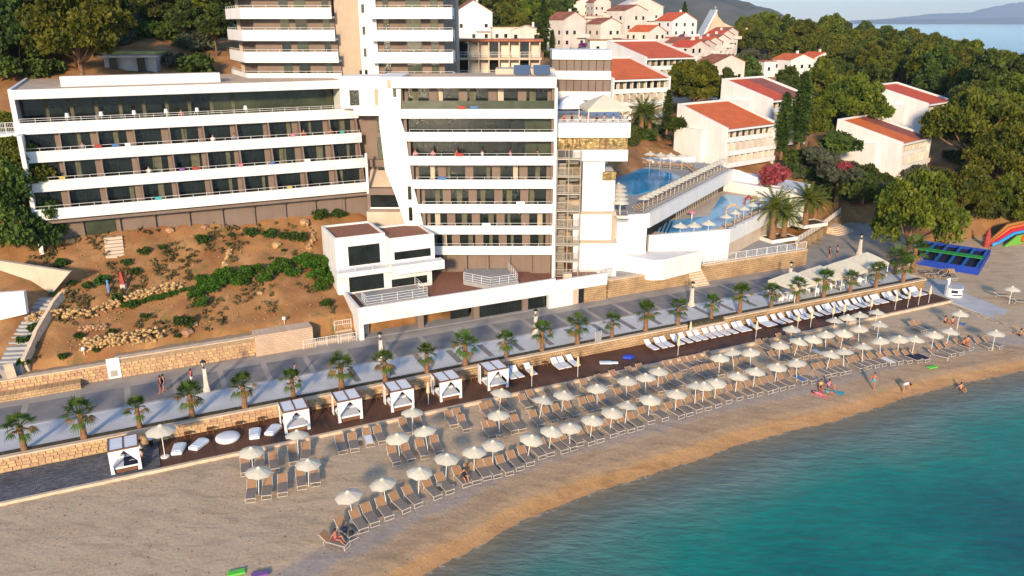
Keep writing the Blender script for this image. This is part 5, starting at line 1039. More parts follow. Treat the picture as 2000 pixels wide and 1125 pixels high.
for px,py_ in pts('688,1023 858,950 882,950 983,915 1114,857 1193,834 1272,810 1341,792 1446,763 1487,752 1505,748 1570,733 1622,718 1694,703 1760,697 1332,746 968,842 705,862'):
    p=G(px,py_,.1); tag(first_or_dup(st_,su,(p.x,p.y,bz(p.x,p.y))),'small grey side table between two brown loungers','side table','side tables between beach loungers')
wt=thing('wooden_stool','','stool'); MB().box(-.25,.25,-.25,.25,.4,.45).build('seat',WOOD,wt); m=MB(); [m.tube([(x*.22,y*.22,0),(x*.22,y*.22,.4)],.03,4) for x in(-1,1) for y in(-1,1)]; m.build('leg_frame',WOOD,wt); wu=[]
for px,py_ in pts('369,864 414,857 471,846 515,838 610,817 643,811 748,793 933,752 1068,717 1022,723'):
    t,n_=toTN(G(px,py_,.4)); tag(first_or_dup(wt,wu,TN(t,64.3,.33),A),'small dark wooden stool against the deck wall','stool','wooden stools on the deck')
# ================= CABANAS
def cabana(label,pl,pr,navy=False):
    a=G(*pl,.35); b=G(*pr,.35); t=thing('beach_cabana',label,'cabana',((a.x+b.x)/2,(a.y+b.y)/2,.33),A); s=1.02; D=2.05; hh=1.95
    for x in(-s,s):
        for y in(0,D): MB().box(x-.05,x+.05,y-.05,y+.05,0,hh).build('post',WOOD,t)
    for q in ((-s-.06,s+.06,-.06,.04),(-s-.06,s+.06,D-.04,D+.06),(-s-.06,-s+.04,.04,D-.04),(s-.04,s+.06,.04,D-.04),(-.04,.04,.04,D-.04)): MB().box(*q,hh,hh+.1).build('roof_beam',WOOD,t)
    MB().box(-s+.02,-.05,.03,D-.03,hh+.02,hh+.06).build('canopy',CLOTHW,t); MB().box(.05,s-.02,.03,D-.03,hh+.02,hh+.06).build('canopy',CLOTHW,t)
    bb=MB().box(-.95,.95,.08,1.95,.0,.28).build('bed_base',WOOD,t); MB().box(-.93,.93,.1,1.93,.28,.46).build('mattress',CLOTHW,bb,bevel=.05)
    for x in(-.45,.45): MB().box(x-.4,x+.4,1.5,1.85,.46,.62).build('pillow',CLOTHW,t,bevel=.06)
    for s_ in(-1,1):   # tied front curtains and rear side curtains
        m=MB()
        for k in range(6): f=k/5; wd=.55*(1-f*.85) if f<.75 else .12+.3*(f-.75); z=hh-f*(hh-.05); m_=[(s_*s,-.1-.05*(k%2),z),(s_*(s-wd),-.08,z),(s_*(s-wd),-.02,z),(s_*s,.05,z)]; 
        rings=[]
        for f in (0,.2,.4,.6,.7,.85,1.): wd=.95*(1-f/.62)+.16 if f<.6 else .18+.22*(f-.6); z=hh-f*(hh-.04); rings.append([(s_*(s+.05),-.10,z),(s_*(s+.05-wd),-.09,z),(s_*(s+.05-wd),-.03,z),(s_*(s+.05),.07,z)])
        m.loft(rings); m.build('curtain',CLOTHW,t); m=MB(); m.loft([[(s_*(s+.09),D-.5,z),(s_*(s+.09),D+.1,z),(s_*(s+.03),D+.1,z),(s_*(s+.03),D-.5,z)] for z in(hh,hh*.5,.05)]); m.build('curtain',CLOTHW,t)
    if navy: MB().box(-.15,.8,.09,1.5,.465,.49).build('navy_cover',NAVY,t); MB().add([(.2,.75,.5),(.42,.95,.5),(.64,.75,.5),(.56,.7,.5),(.42,.82,.5),(.28,.7,.5)],[(0,5,4,1),(1,4,3,2)]).build('white_emblem',CLOTHW,t)
for i,(pl,pr,lab) in enumerate((((222,926),(274,916),'leftmost white cabana with navy blanket on its bed'),((560,846),(603,839),'second white curtained cabana from the left, beside the daybeds'),((665,826),(705,817),'third white curtained cabana from the left'),((767,805),(806,797),'fourth white curtained cabana from the left, before a furled umbrella'),((862,785),(899,777),'fifth white curtained cabana from the left'),((955,762),(990,757),'rightmost white cabana beside the first white loungers'))): cabana(lab,pl,pr,i==0)
for px,py_,rz,lab in ((349,878,100,'pale blue daybed nearest the large umbrella'),(389,869,75,'pale blue daybed left of the round one'),(498,848,105,'pale blue daybed right of the round one'),(534,841,80,'pale blue daybed next to the second cabana')):
    t=thing('daybed',lab,'daybed',G(px,py_,.4),R(rz)); t.location.z=.33; MB().prism([(-.85,-.42),(.7,-.5),(.85,-.2),(.85,.2),(.7,.5),(-.85,.42)],0,.3).build('base',CLOTHW,t,bevel=.08); MB().prism([(-.6,-.3),(.55,-.36),(.55,.36),(-.6,.3)],.3,.34).build('cushion',BLUECUSH,t)
t=thing('round_daybed','white round daybed in the middle of the daybed row','daybed',G(445,857,.4)); t.location.z=.33; MB().lathe([(.85,0),(.98,.15),(.95,.32),(.7,.4),(.02,.42)],24).build('mattress',CLOTHW,t,smooth=True); MB().lathe([(.8,-.02),(.8,.02)],20).build('base',WOOD,t)
BT=thing('life_raft','crumpled blue and white floats lying by the deck steps','float',TN(57.,63.0,.36)); t_,n_=toTN(G(1190,709,.4)); BT.location=TN(t_,n_,.36)
MB().box(-1.,.3,-.3,.3,0,.18).build('white_float',BLUECUSH,BT,bevel=.07); MB().box(.3,.9,-.2,.25,0,.15).build('white_float',CLOTHW,BT,bevel=.06)
B2=thing('blue_tarp','bright blue folded float on the deck','float',G(1226,698,.4)); B2.location.z=.34; MB().prism([(-.6,-.3),(.3,-.45),(.7,0),(.4,.4),(-.4,.35)],0,.22).build('folded_float',mat('bright_blue',(.01,.06,.5),.5),B2,bevel=.06)
# advertising board
AB=thing('sign_board','grey blank sign board standing by the promenade palms','sign',G(1168,675,1.4),A+R(10)); MB().box(-.4,.4,-.02,.02,.4,1.5).build('board',PAVEG,AB); m=MB(); m.tube([(-.42,0,0),(-.42,0,1.55),(.42,0,1.55),(.42,0,0)],.02,4); m.build('frame',METAL,AB)
WP=thing('wall_panel','white information panel fixed on the promenade retaining wall','panel',G(226,738,1.4),A); WP.location=TN(toTN(WP.location)[0],76.85,1.4); MB().box(-.55,.55,0,.12,.1,2.1).build('panel',METAL,WP); MB().box(-.35,.25,-.02,0,.3,.9).build('vent',GREYMETAL,WP)
# pool umbrellas and loungers
pu_l='cream umbrella on the diagonal edge of the upper pool terrace'
k=0
bA,bB=Vector((*up[1],UZ)),Vector((*up[2],UZ)); bd=(bB-bA).normalized(); bi=Vector((-bd.y,bd.x,0))
for i in range(22):
    p=bA.lerp(bB,.03+.93*i/21)+bi*.85; tag(dup(bu,p,i*.3,.85),pu_l,'umbrella','umbrellas along the upper pool edge')
    for k2 in (-.35,.45): q=p+bd*k2+bi*.5; tag(dup(bl,q,math.atan2(-bi.y,-bi.x),.8),'brown lounger under the umbrellas on the diagonal pool edge','sun lounger','loungers along the upper pool edge')
for i in range(5): p=G(1208+i*1,366+i*8,UZ+2); tag(dup(bu,(p.x,p.y,UZ),i,1.1),'cream umbrella in the column at the left end of the upper pool','umbrella','umbrellas left of the upper pool'); tag(dup(bl,(p.x,p.y-.8,UZ),R(0),.9),'lounger at the left end of the upper pool','sun lounger','loungers left of the upper pool')
for i,(px,py_) in enumerate(pts('1270,303 1290,305 1310,306 1333,307')): p=G(px,py_,UZ+2); tag(dup(bu,(p.x,p.y,UZ),i,1.1),'cream umbrella in the back row behind the upper pool','umbrella','umbrellas behind the upper pool')
for i in range(9): p=G(1262+i*11,321+i*.8,UZ+.3); tag(dup(bl,(p.x,p.y,UZ),R(-80),1.),'brown lounger in the back row behind the upper pool','sun lounger','loungers behind the upper pool')
for i in range(8): p=G(1345+i*4,323+i*3.2,UZ+.3); tag(dup(bl,(p.x,p.y,UZ),R(-30),1.),'brown lounger crowded at the right end of the upper pool','sun lounger','loungers right of the upper pool')
for i,(px,py_) in enumerate(pts('1329,441 1356,440 1384,436')): p=G(px,py_,LZ+2); tag(dup(bu,(p.x,p.y,LZ),i,1.),['left','middle','right'][i]+' one of three cream umbrellas standing in the lower pool front edge','umbrella')['group']=''
fA,fB=Vector((28.4,99.9,LZ)),Vector((38.,112.3,LZ)); fd=(fB-fA).normalized(); fi=Vector((-fd.y,fd.x,0))
for i in range(6): p=fA.lerp(fB,.03+.94*i/5)+fi*1.0; tag(dup(bu,p,i,.85),'cream umbrella in the row along the lower pool front wall','umbrella','umbrellas along the lower pool wall'); tag(dup(bl,p-fi*.3+fd*.5,math.atan2(-fi.y,-fi.x),.8),'lounger in the row along the lower pool front wall','sun lounger','loungers along the lower pool wall')
# tents over the cafe
for i,((px,py_),lab) in enumerate(zip(pts('1551,531 1602,519 1652,507 1694,493'),('leftmost white pyramid tent of the promenade cafe','second white pyramid tent of the promenade cafe','third white pyramid tent of the promenade cafe','rightmost white pyramid tent of the promenade cafe'))):
    p=G(px,py_,4.45); tent(lab,(p.x,p.y,1.41),2.05,1.8,1.3,UMB,A+R(8))
def chairset(loc,rz,lab,mt=CLOTHW,grp='cafe seating under the tents'):
    t=thing('cafe_table',lab,'table',loc,rz,grp); MB().box(-.4,.4,-.4,.4,.68,.72).build('table_top',mt,t); MB().tube([(0,0,0),(0,0,.68)],.05,6).build('leg',METAL,t); return t
chp=bpy.data.objects.new('cafe_chair',None); COL.objects.link(chp)
MB().box(-.25,.25,-.25,.25,.3,.42).build('seat',CLOTHW,chp); MB().box(-.25,.25,.2,.28,.42,.85).build('backrest',CLOTHW,chp); m=MB(); [m.box(x-.03,x+.03,y-.03,y+.03,0,.3) for x in(-.2,.2) for y in(-.2,.2)]; m.build('leg_frame',CLOTHW,chp); chu=[]
for i,(px,py_) in enumerate(pts('1540,577 1590,565 1640,552 1520,580 1672,545 1615,556')):
    p=G(px,py_,1.75); chairset((p.x,p.y,1.4),A,'white cafe table under the promenade tents')
    for dx,dy,r in((-.8,0,R(90)),(.8,0,R(-90)),(0,-.8,R(180))): tag(first_or_dup(chp,chu,(p.x+dx,p.y+dy,1.4),r),'white cafe chair under the promenade tents','chair','cafe chairs under the tents')
for i in range(8):
    x=3.0+i*3.2+(2. if i>4 else 0); p=TN(-10+x,93+3*step+1.0,22.2); chairset(p,A,'white table on the top terrace of the left wing',grp='tables on the left wing terrace')
    for dx in(-.8,.8): tag(dup(chp,p+Vector((dx*CA,dx*SA,0)),A+R(90 if dx<0 else -90),1.1),'white chair on the top terrace of the left wing','chair','chairs on the left wing terrace')
    if i<6:
        t=thing('floor_lamp','white shaded floor lamp on the left wing terrace','lamp',p+Vector((1.5*CA,1.5*SA,0)),0,'floor lamps on the left wing terrace'); MB().tube([(0,0,0),(0,0,1.3)],.025,5).build('stand',METAL,t); MB().lathe([(.24,1.3),(.16,1.75)],10).build('lamp_shade',CLOTHW,t)
for i in range(5):
    p=Vector((-9.5+i*2.9,YF+.9,YP(0,213,YF).z-1.0)); chairset(p,0,'white table on the top balcony of the right wing',grp='tables on the right wing top balcony'); tag(dup(chp,p+Vector((.7,0,0)),R(-90),.95),'white chair on the top balcony of the right wing','chair','chairs on the right wing top balcony')
# ================= PLAY AREA
TR=thing('trampoline_court','blue framed multi bed trampoline court on the beach','trampoline',TN(102.4,65.9,.1),R(0))
ex=(TN(112.5,71.2)-TN(102.4,65.9)); ey=(TN(106.0,76.5)-TN(102.4,65.9)); TR.rotation_euler=(0,0,math.atan2(ex.y,ex.x)); Lx,Ly=ex.length,ey.length
TBLUE=mat('tramp_blue',(.01,.045,.33),.5,.1,2); TB2=mat('tramp_pad',(.02,.14,.42),.5,.1,2); TGR=mat('tramp_green',(.03,.30,.06),.6,.1,2)
for q in ((0,Lx,0,.15),(0,Lx,Ly-.15,Ly),(0,.15,.15,Ly-.15),(Lx-.15,Lx,.15,Ly-.15)): MB().box(*q,0,1.0).build('skirt',TBLUE,TR)
MB().box(.15,Lx-.15,.15,Ly-.15,.55,.6).build('bed_sheet',NAVY,TR)
for i in range(7): y=.2+i*(Ly-.7)/6; MB().box(.2,Lx-.2,y,y+.35,.85,.98).build('pad',TB2,TR)
MB().box(Lx*.46,Lx*.60,.2,Ly-.2,.98,1.06).build('green_walkway',TGR,TR); m=MB()
for x in (.1,Lx*.25,Lx*.75,Lx-.1):
    for y in (.1,Ly/2,Ly-.1): m.tube([(x,y,.9),(x,y,2.2)],.03,4)
m.build('net_posts',BLACK,TR)
IS=thing('inflatable_slide','colourful inflatable slide with red orange blue walls at right edge','inflatable',G(1934,484,.2),A+R(2))
cols=[((.35,.16,.03),'outer_tube'),((.6,.12,.03),'orange_tube'),((.5,.02,.03),'red_tube'),((.04,.25,.55),'blue_tube')]
for j,(c,nm) in enumerate(cols): MB().tube([(0,j*-.4+1,.5),(1.2,j*-.4+1,.6),(5,j*-.4+1,2.7-j*.34),(8,j*-.4+1,2.8-j*.36),(13,j*-.4+1,2.7-j*.36)],.27,8).build(nm,mat('infl_'+nm,c,.45,.05,2),IS,smooth=True)
MB().prism([(2,.1),(13,.1),(13,1.5),(8,1.6),(5,1.5)],-.9,-.7,'xz').build('side_panel',mat('infl_lime',(.35,.5,.03),.5,.35,.6,col2=(.1,.4,.05)),IS)
MB().lathe([(.05,1.75),(.45,1.6),(.6,1.2),(.45,.8),(.05,.7)],10,(6.5,-1.1,-.3)).build('orange_figure',mat('infl_orange',(.6,.12,.02),.5),IS,smooth=True); MB().lathe([(.4,0),(.42,1.6),(.3,2.),(.36,2.1),(.05,3.2)],10,(-.6,.3,0)).build('corner_tower',CL['red'],IS)
KB=thing('beach_kiosk','round white beach kiosk with printed panel by the concrete path','kiosk',G(1861,577,.3)); KB.location.z=.29
m=MB(); n=14; m.loft([[(1.05*math.cos(R(-200+i*16)),1.05*math.sin(R(-200+i*16)),z) for i in range(n)]+[(.97*math.cos(R(-200+(n-1-i)*16)),.97*math.sin(R(-200+(n-1-i)*16)),z) for i in range(n)] for z in(0,1.15)]); m.build('counter',CLOTHW,KB)
m=MB(); m.loft([[(1.0*math.cos(R(95+i*14)),1.0*math.sin(R(95+i*14)),z) for i in range(8)]+[(.94*math.cos(R(95+(7-i)*14)),.94*math.sin(R(95+(7-i)*14)),z) for i in range(8)] for z in(1.15,2.)]); m.build('back_panel',CLOTHW,KB); MB().lathe([(.95,1.1),(.95,1.16)],16).build('counter_top',CONC,KB)
for i,a in enumerate((-118,-104,-90,-76,-62)): MB().box(-.13,.13,-.012,0,.25 if i%2 else .3,.42).build('printed_mark',[CL['black'],NAVY][i%2],KB,(1.07*math.cos(R(a)),1.07*math.sin(R(a)),0),R(a+90))
MB().box(-.35,.35,-.012,0,.62,.98).build('printed_panel',NAVY,KB,(1.07*math.cos(R(-112)),1.07*math.sin(R(-112)),0),R(-22)); MB().lathe([(.13,-.01),(.13,.01)],14).build('round_mark',CL['red'],KB,(1.07*math.cos(R(-55)),1.07*math.sin(R(-55)),.85)).rotation_euler=(R(90),0,R(35))
PLT=thing('lounger_pile','','pile'); bpy.data.objects.remove(PLT)
for i in range(9): p=G(1812+i*6,531+(i%3)*3+i*.6,.6); o=dup(bl,(p.x,p.y,.15+.28*(i%3)),R(120+i*17),.95); o.rotation_euler=(.25*(i%2),.15*(i%3)-.1,R(110+i*19)); tag(o,'broken pale lounger frame in the heap beside the trampoline court','sun lounger','heap of discarded loungers')
# ================= LEFT STAIR and walls
sp_=[on(*q) for q in pts('12,742 22,715 34,690 48,662 66,632 84,606 102,582')]; LS=thing('garden_stairs','long grey stone stairs climbing at the left edge of the hillside','stairs',sp_[0])
for i in range(len(sp_)-1):
    d_=sp_[i+1]-sp_[i]; k_=max(2,int(d_.length/.5))
    for j in range(k_): q=sp_[i]+d_*(j/k_)-sp_[0]; MB().box(-.3,.45,-1.,1.,-.8,.22).build('step',PAVEG,LS,q,math.atan2(d_.y,d_.x))
for i in range(len(sp_)-1):
    d_=sp_[i+1]-sp_[i]; o=MB().box(-.05,d_.length+.05,-1.35,-1.02,-.8,.75).build('side_wall',STONECAP,LS,sp_[i]-sp_[0]); o.rotation_euler=(0,-math.asin(d_.z/d_.length),math.atan2(d_.y,d_.x))
for pl_,qb,lab,mt_ in ((pts('-12,573 46,569 52,613 -12,628'),(30,632),'plain white wall panel at the left edge of the hillside',WHITE),(pts('-12,508 137,531 101,574 60,548 -12,524'),(100,580),'cream sloping garden wall at the upper left of the hillside',CREAM)):
    Yw=on(*qb).y; t=thing('garden_wall',lab,'wall',(0,0,0)); MB().prism([(YP(*q,Yw).x,YP(*q,Yw).z) for q in pl_],Yw,Yw+.4,'xz').build('wall',mt_,t)
PS=thing('plaza_steps','curved sunlit stone steps at the back of the plaza','steps',G(1650,455,1.4),A+R(15))
for k in range(5): MB().prism([(2.6*math.cos(R(a_))*(1-.08*k),k*.45+.5*math.sin(R(a_))) for a_ in range(180,361,20)]+[(2.4,4.),(-2.4,4.)],-.3,.16*(k+1)).build('step',STONECAP,PS)
PW=thing('ramp_wall','stone ramp wall with white railing behind the plaza tents','wall',(0,0,0)); pw=[G(1552,492,1.4),G(1600,462,1.4),G(1640,430,1.4)]
for i in range(2): wall_between(pw[i],pw[i+1],.5,2.6,.4,'wall',STONE,PW); railing(PW,pw[i]+Vector((0,.1,1.2)),pw[i+1]+Vector((0,.1,1.2)),.95,1.4,.2,rails=(1.,.1))
HYD=thing('red_sculpture','tall red sculpture on a pale plinth standing on hillside','sculpture',on(242,562)); MB().box(-.25,.25,-.25,.25,-.2,.35).build('plinth',CREAM,HYD); MB().loft([[(-.18,-.1,.35),(.18,-.1,.35),(.18,.1,.35),(-.18,.1,.35)],[(-.22,-.12,1.),(.1,-.12,1.),(.1,.12,1.),(-.22,.12,1.)],[(-.2,-.08,1.7),(.0,-.08,1.6),(.0,.08,1.6),(-.2,.08,1.7)]]).build('figure',CL['red'],HYD)
BLU=thing('blue_sculpture','slim pale blue sculpture left of the red one','sculpture',on(213,573)); MB().lathe([(.12,-.1),(.16,.5),(.1,1.),(.14,1.1),(.03,1.25)],8).build('figure',mat('pale_blue',(.12,.25,.42),.6),BLU)
for px,py_,lab in ((165,696,'white globe garden lamp low at left'),(556,638,'white globe garden lamp near the pink block wall')): t=thing('globe_lamp',lab,'lamp',on(px,py_)); MB().tube([(0,0,0),(0,0,.5)],.03,5).build('stem',METAL,t); MB().lathe([(.02,.45),(.16,.52),(.2,.65),(.14,.8),(.02,.85)],12).build('globe',CLOTHW,t,smooth=True)
# floats on the beach
for px,py_,c,lab in ((1822,710,'green','green air mattress at the right lounger row'),(462,1119,'green','green float at the bottom edge of the beach'),(508,1123,'purple','purple float at the bottom edge of the beach')):
    p=G(px,py_,0); t=thing('air_mattress',lab,'float',(p.x,p.y,bz(p.x,p.y)),R(20)); MB().box(-.55,.55,-.27,.27,.02,.15).build('mattress',CL[c],t,bevel=.07)
t=thing('beach_bag','dark bags lying on the lounger nearest the first umbrella','bag',G(676,1036,.5)); t.location.z=bz(*t.location[:2])+.42; MB().box(-.3,.0,.1,.4,0,.3).build('bag',NAVY,t,bevel=.08); MB().box(.2,.5,-.3,0,0,.28).build('bag',CL['black'],t,bevel=.08)
t=thing('bin','dark litter bin standing by deck wall beside navy cabana','bin',TN(*toTN(G(295,866,.5)),.33)); MB().lathe([(.16,0),(.18,.55)],10).build('body',BLACK,t); MB().lathe([(.2,.55),(.2,.62),(.05,.66)],10).build('lid',METAL,t)
# ================= PEOPLE
def person(label,loc,rz,pose='stand',top=None,bottom=None,hair=True,sc=1.):
    t=thing('person',label,'person',loc,rz); t.scale=(sc,)*3
    # joints; faces -y
    J={'stand':dict(pel=(0,0,.93),chest=(0,.01,1.28),neck=(0,.01,1.45),head=(0,-.02,1.6),top=(0,-.01,1.72),kL=(.1,-.06,.5),fL=(.1,-.14,.07),kR=(-.1,-.02,.5),fR=(-.11,.16,.09),eL=(.27,.06,1.12),hL=(.26,-.08,.88),eR=(-.27,-.02,1.12),hR=(-.28,-.16,.9)),
       'sit':dict(pel=(0,0,.14),chest=(0,.06,.47),neck=(0,.05,.63),head=(0,0,.77),top=(0,.01,.89),kL=(.14,-.38,.42),fL=(.13,-.62,.07),kR=(-.14,-.42,.3),fR=(-.12,-.78,.07),eL=(.28,.08,.34),hL=(.2,-.2,.36),eR=(-.28,.16,.32),hR=(-.3,.3,.08)),
       'lie':dict(pel=(0,0,.12),chest=(0,.34,.14),neck=(0,.5,.15),head=(0,.64,.16),top=(0,.76,.16),kL=(.1,-.42,.16),fL=(.1,-.82,.08),kR=(-.11,-.42,.12),fR=(-.12,-.84,.08),eL=(.3,.22,.1),hL=(.26,-.04,.08),eR=(-.3,.25,.1),hR=(-.32,.02,.08)),
       'bend':dict(pel=(0,.12,.88),chest=(0,-.22,1.02),neck=(0,-.38,1.0),head=(0,-.52,.96),top=(0,-.62,.9),kL=(.1,-.02,.48),fL=(.1,.04,.07),kR=(-.1,-.02,.48),fR=(-.11,.1,.07),eL=(.22,-.4,.76),hL=(.16,-.5,.5),eR=(-.22,-.4,.76),hR=(-.16,-.52,.5))}[pose]
    V=[];E=[];Rd=[]
    def add(p,r,par=None):
        V.append(p); Rd.append(r)
        if par is not None: E.append((par,len(V)-1))
        return len(V)-1
    pel=add(J['pel'],.15); ch=add(J['chest'],.16,pel); nk=add(J['neck'],.06,ch); hd=add(J['head'],.098,nk); add(J['top'],.075,hd)
    hv=Vector(J['head']); add(tuple(hv+(Vector((0,-.105,-.01)) if pose!='lie' else Vector((0,0,.105)))),.018,hd)
    for s,k in((1,'L'),(-1,'R')):
        pv=Vector(J['pel']); hip=add((pv.x+s*.1,pv.y,pv.z-.03),.10,pel); kn=add(J['k'+k],.062,hip); ft=add(J['f'+k],.042,kn); fv=Vector(J['f'+k]); add(tuple(fv+Vector((0,-.17,-.03)) if pose!='lie' else fv+Vector((0,-.03,.14))),.035,ft)
        cv=Vector(J['chest']); nv=Vector(J['neck']); shp=cv.lerp(nv,.55)+Vector((s*.19,0,0)); sh=add(tuple(shp),.06,ch); el=add(J['e'+k],.042,sh); hn=add(J['h'+k],.03,el); h0=Vector(J['h'+k]); d=(h0-Vector(J['e'+k])).normalized(); sd=Vector((1,0,0))
        pm=add(tuple(h0+d*.07),.03,hn)
        for q,(o_,ln) in enumerate(((-.03,.06),(-.01,.075),(.01,.07),(.03,.055))): f1=add(tuple(h0+d*(.07+ln*.6)+sd*o_*1.3),.009,pm); add(tuple(h0+d*(.07+ln)+sd*o_*1.2+Vector((0,-.02,0))),.008,f1)
        add(tuple(h0+d*.05+Vector((0,-.05,.0))),.01,hn)
    me=bpy.data.meshes.new('body'); me.from_pydata(V,E,[]); o=ob('body',me,t); sk=o.modifiers.new('skin','SKIN'); sk.use_smooth_shade=True
    for i,sv in enumerate(me.skin_vertices[0].data): sv.radius=(Rd[i],Rd[i]*(.72 if i<2 else 1)); sv.use_root=(i==0)
    o.modifiers.new('sub','SUBSURF').levels=1; o.modifiers['sub'].render_levels=1; me.materials.append(SKIN)
    hv=Vector(J['head']); bk=Vector((0,.03,.03)) if pose!='lie' else Vector((0,.04,-.03))
    if hair: MB().lathe([(.02,.13),(.07,.11),(.108,.05),(.115,-.02),(.08,-.09),(.03,-.1)],10).build('hair',HAIR,t,tuple(hv+bk),smooth=True)
    pe,cc=Vector(J['pel']),Vector(J['chest'])
    def band(p,q,r0,r1,mt,nm):
        d=(q-p).normalized(); m=MB(); a=Vector((1,0,0)); b=d.cross(a).normalized(); rings=[]
        for f,r in((0,r0),(.5,(r0+r1)/2*.97),(1,r1)): c=p.lerp(q,f); rings.append([c+a*math.cos(k*math.pi/5)*r+b*math.sin(k*math.pi/5)*r*.78 for k in range(10)])
        m.loft(rings); m.build(nm,mt,t,smooth=True)
    if top: band(pe+(cc-pe)*.1,cc+(cc-pe)*.32,.175,.19,CL[top],'shirt')
    if bottom:
        band(pe-(cc-pe)*.25,pe+(cc-pe)*.3,.19,.175,CL[bottom],'shorts')
        for k in 'LR': kv=Vector(J['k'+k]); s=1 if k=='L' else -1; band(pe+Vector((s*.1,0,-.03)),(pe+Vector((s*.1,0,-.03))).lerp(kv,.55),.115,.095,CL[bottom],'shorts_leg')
    return t
def pz(px,py_,z): return G(px,py_,z)
def bp(px,py_): p=G(px,py_,-.1); return (p.x,p.y,bz(p.x,p.y)+.01)
person('person in dark clothes walking on the promenade, left of the pair',G(316,768,1.41),R(-70),'stand','black','black'); person('person in dark clothes walking on the promenade, right of the pair',G(322,765,1.41),R(-60),'stand','black','blue')
person('person in red top and white shorts before the first lamp post',G(376,754,1.41),R(100),'stand','red','white'); person('person half hidden behind a fan palm on the promenade',G(578,742,1.41),R(90),'stand','blue','black')
person('person in black walking across the plaza behind the tents',G(1619,505,1.41),R(80),'stand','black','black'); person('second person in dark clothes on the plaza nearer the tents',G(1634,502,1.41),R(100),'stand','grey','black')
person('attendant in white shirt standing beside the leftmost cabana',TN(*toTN(G(278,895,.4)),.33),R(150),'stand','white','black')
person('bare backed person in red shorts sitting on the nearest lounger',SL1.location+Vector((.15,.0,.33)),R(60),'sit',None,'red'); person('woman in black swimsuit sitting on a lounger',SL3.location+Vector((.25,-.2,.33)),R(25),'sit','black','black')
person('person lying on a towel in the group near the water, left',bp(1602,765),R(50),'lie','pink','pink'); person('person lying in the group near the water, right',bp(1615,760),R(50),'lie',None,'teal'); person('person sitting upright in the group near the water',bp(1620,752),R(30),'sit','pink','blue'); person('dark haired person sitting behind the lying group',bp(1603,752),R(-20),'sit','yellow','black')
for px,py_,c,lab in ((1600,764,'pink','pink towel under the lying group'),(1630,758,'teal','teal towel beside the lying group'),(1868,632,'blue','blue towel beside the two seated sunbathers')): p=bp(px,py_); t=tag(MB().box(-.9,.9,-.4,.4,0,.02).build('beach_towel',CL[c],None,p,R(-40)),lab,'towel')
person('man in teal shorts walking along the shore',bp(1706,752),R(-40),'stand',None,'teal'); person('bending person at the shoreline in white top',bp(1767,753),R(60),'bend','white','grey'); person('person sitting at the edge of the water',bp(1880,744),R(10),'sit',None,'black')
person('left of two sunbathers seated in umbrella shade',bp(1846,632),R(40),'sit',None,'black'); person('right of two sunbathers seated in umbrella shade',bp(1860,634),R(20),'sit',None,'black'); person('sunbather sitting on the lounger at right with dark bag',SL4.location+Vector((0,-.3,.33)),R(30),'sit',None,'black'); person('sunbather sitting behind the right lounger',SL4.location+Vector((.7,.4,.33)),R(200),'sit',None,'red'); person('person lying on the pebbles at the far right edge',bp(1992,655),R(-130),'sit',None,'black')
def lwp(x,k,dy=.7): return TN(-10+x,93+k*step+dy,tops[k]-1.05)
for x,k,c,lab in ((5.5,2,'grey','guest at the left on the third balcony row'),(18.5,2,'white','guest in white on the third balcony row'),(20.8,2,'blue','couple member in blue on the third balcony row'),(28.6,2,'red','guest in red sitting at the right of the third balcony row'),(31.8,2,'red','guest in red shirt standing at the right end of the third row'),(11.5,1,'white','guest in white on the second balcony row'),(15.6,3,'red','guest in red on the top terrace of the left wing')): person(lab,lwp(x,k),R(20),'stand',c,'black')
zz4=YP(0,305,YF).z-1.02
for i,(x,c) in enumerate(((-11.,'pink'),(-9.,'pink'),(-6.3,'red'),(-3.4,'white'),(-.2,'pink'),(2.9,'black'))): person('guest %s on the restaurant balcony of the right wing'%['at far left','second from left','third from left in red','leaning in white','right of centre','at far right'][i],(x,YF+.6,zz4),R(20*i),'stand',c,'black')
person('guest standing at right end of the right wing top balcony',(3.,YF+.9,YP(0,213,YF).z-1.),0,'stand','white','grey')
for i in range(9): person('diner %s on the rooftop restaurant terrace'%['at far left','second from left','third from left','fourth from left','in the middle','right of the middle','third from right','second from right','at far right'][i],(6.+i*.95,Y0+1.2+.7*(i%2),zd),R(40*i),'stand',['red','black','white','pink','black','grey','white','blue','white'][i],'black',sc=.9)
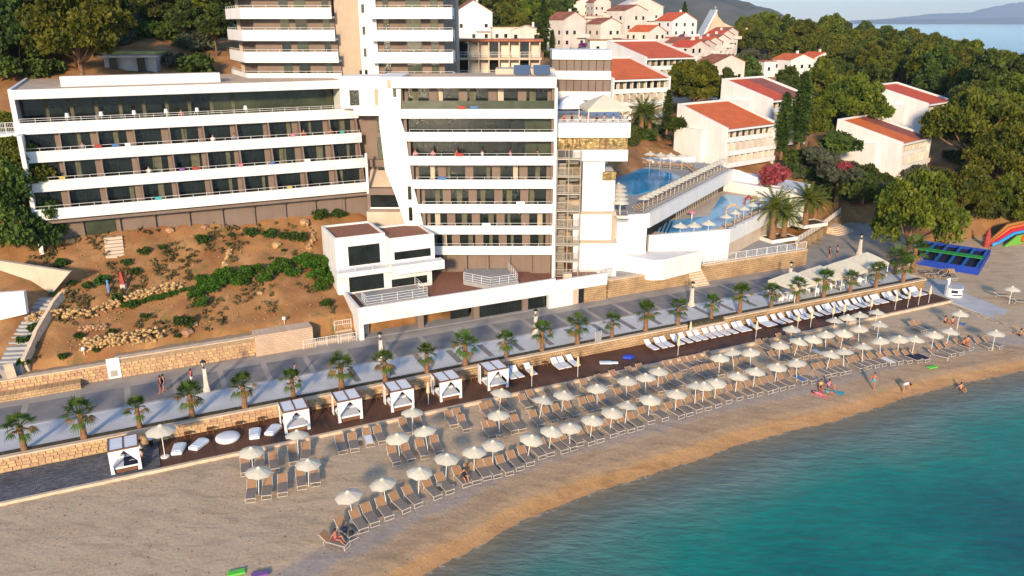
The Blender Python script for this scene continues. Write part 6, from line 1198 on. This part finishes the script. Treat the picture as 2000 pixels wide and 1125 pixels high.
# towels drying on the balcony rails
tr_=random.Random(6); names=['red','blue','white','pink','teal','yellow','purple']
for i,(x,k) in enumerate([(7.,2),(8.6,2),(9.8,2),(27.2,2),(33.,2),(3.2,1),(14.8,1),(16.2,1),(24.5,1),(28.5,1),(21.,1),(12.,0),(26.,0)]):
    c=names[i%7]; w_=tr_.uniform(.35,.7); p=TN(-10+x,93+k*step-.02,tops[k]+.32); o=MB().box(-w_/2,w_/2,-.03,-.005,-.32,0).box(-w_/2,w_/2,.13,.16,-.3,0).box(-w_/2,w_/2,-.03,.16,0,.02).build('towel',CL[c],None,p,A); tag(o,'%s towel, %s from the left on %s balcony rail of left wing'%(c,ordn(i%5+1),['the lowest','the second','the third'][k]),'towel')
for i,(x,pz_,c) in enumerate([(-5.6,213,'red'),(-4.2,213,'blue'),(-8.,351,'blue'),(1.,399,'white'),(-3.,441,'white'),(-6.,305,'red')]):
    p=Vector((x,YF-.02,YP(0,pz_,YF).z+.3)); o=MB().box(-.4,.4,-.03,-.005,-.32,0).box(-.5,.5,.15,.18,-.3,0).box(-.5,.5,-.03,.18,0,.02).build('towel',CL[c],None,p); tag(o,'%s towel over right wing rail, %s'%(c,['top floor left','top floor right','fourth floor','third floor','second floor','fifth floor'][i]),'towel')
# far houses on the mountain
hr=random.Random(2); fhp=None
for i in range(70):
    px=hr.uniform(1185,1480); py_=hr.uniform(4,50); Yf_=2300+(50-py_)*16; p=YP(px,py_,Yf_); zz_=p.z
    if fhp is None:
        fhp=thing('far_house','tiny pale house on the distant mountain slope','house',p,0,'far houses on the mountain'); MB().box(-6,6,-5,5,-8,6).build('wall',HOUSEW,fhp); MB().prism([(-6.5,6),(6.5,6),(0,9)],-5.5,5.5,'xz').build('roof',TERRA,fhp)
    else: dup(fhp,p,hr.uniform(-.6,.6),hr.uniform(.7,1.3))
# ================= HAZE
hz=MB().box(-6000,24000,-3000,28000,-14,640).build('haze',None); hz['kind']='stuff'; hz['label']='thin blue air haze over the whole bay'
hm=bpy.data.materials.new('haze'); hm.use_nodes=True; hn=hm.node_tree.nodes; hn.remove(hn['Principled BSDF']); pv=hn.new('ShaderNodeVolumePrincipled'); pv.inputs['Color'].default_value=(.72,.82,.95,1); pv.inputs['Density'].default_value=.00007; pv.inputs['Anisotropy'].default_value=.2; hm.node_tree.links.new(pv.outputs[0],hn['Material Output'].inputs['Volume']); hz.data.materials.append(hm)
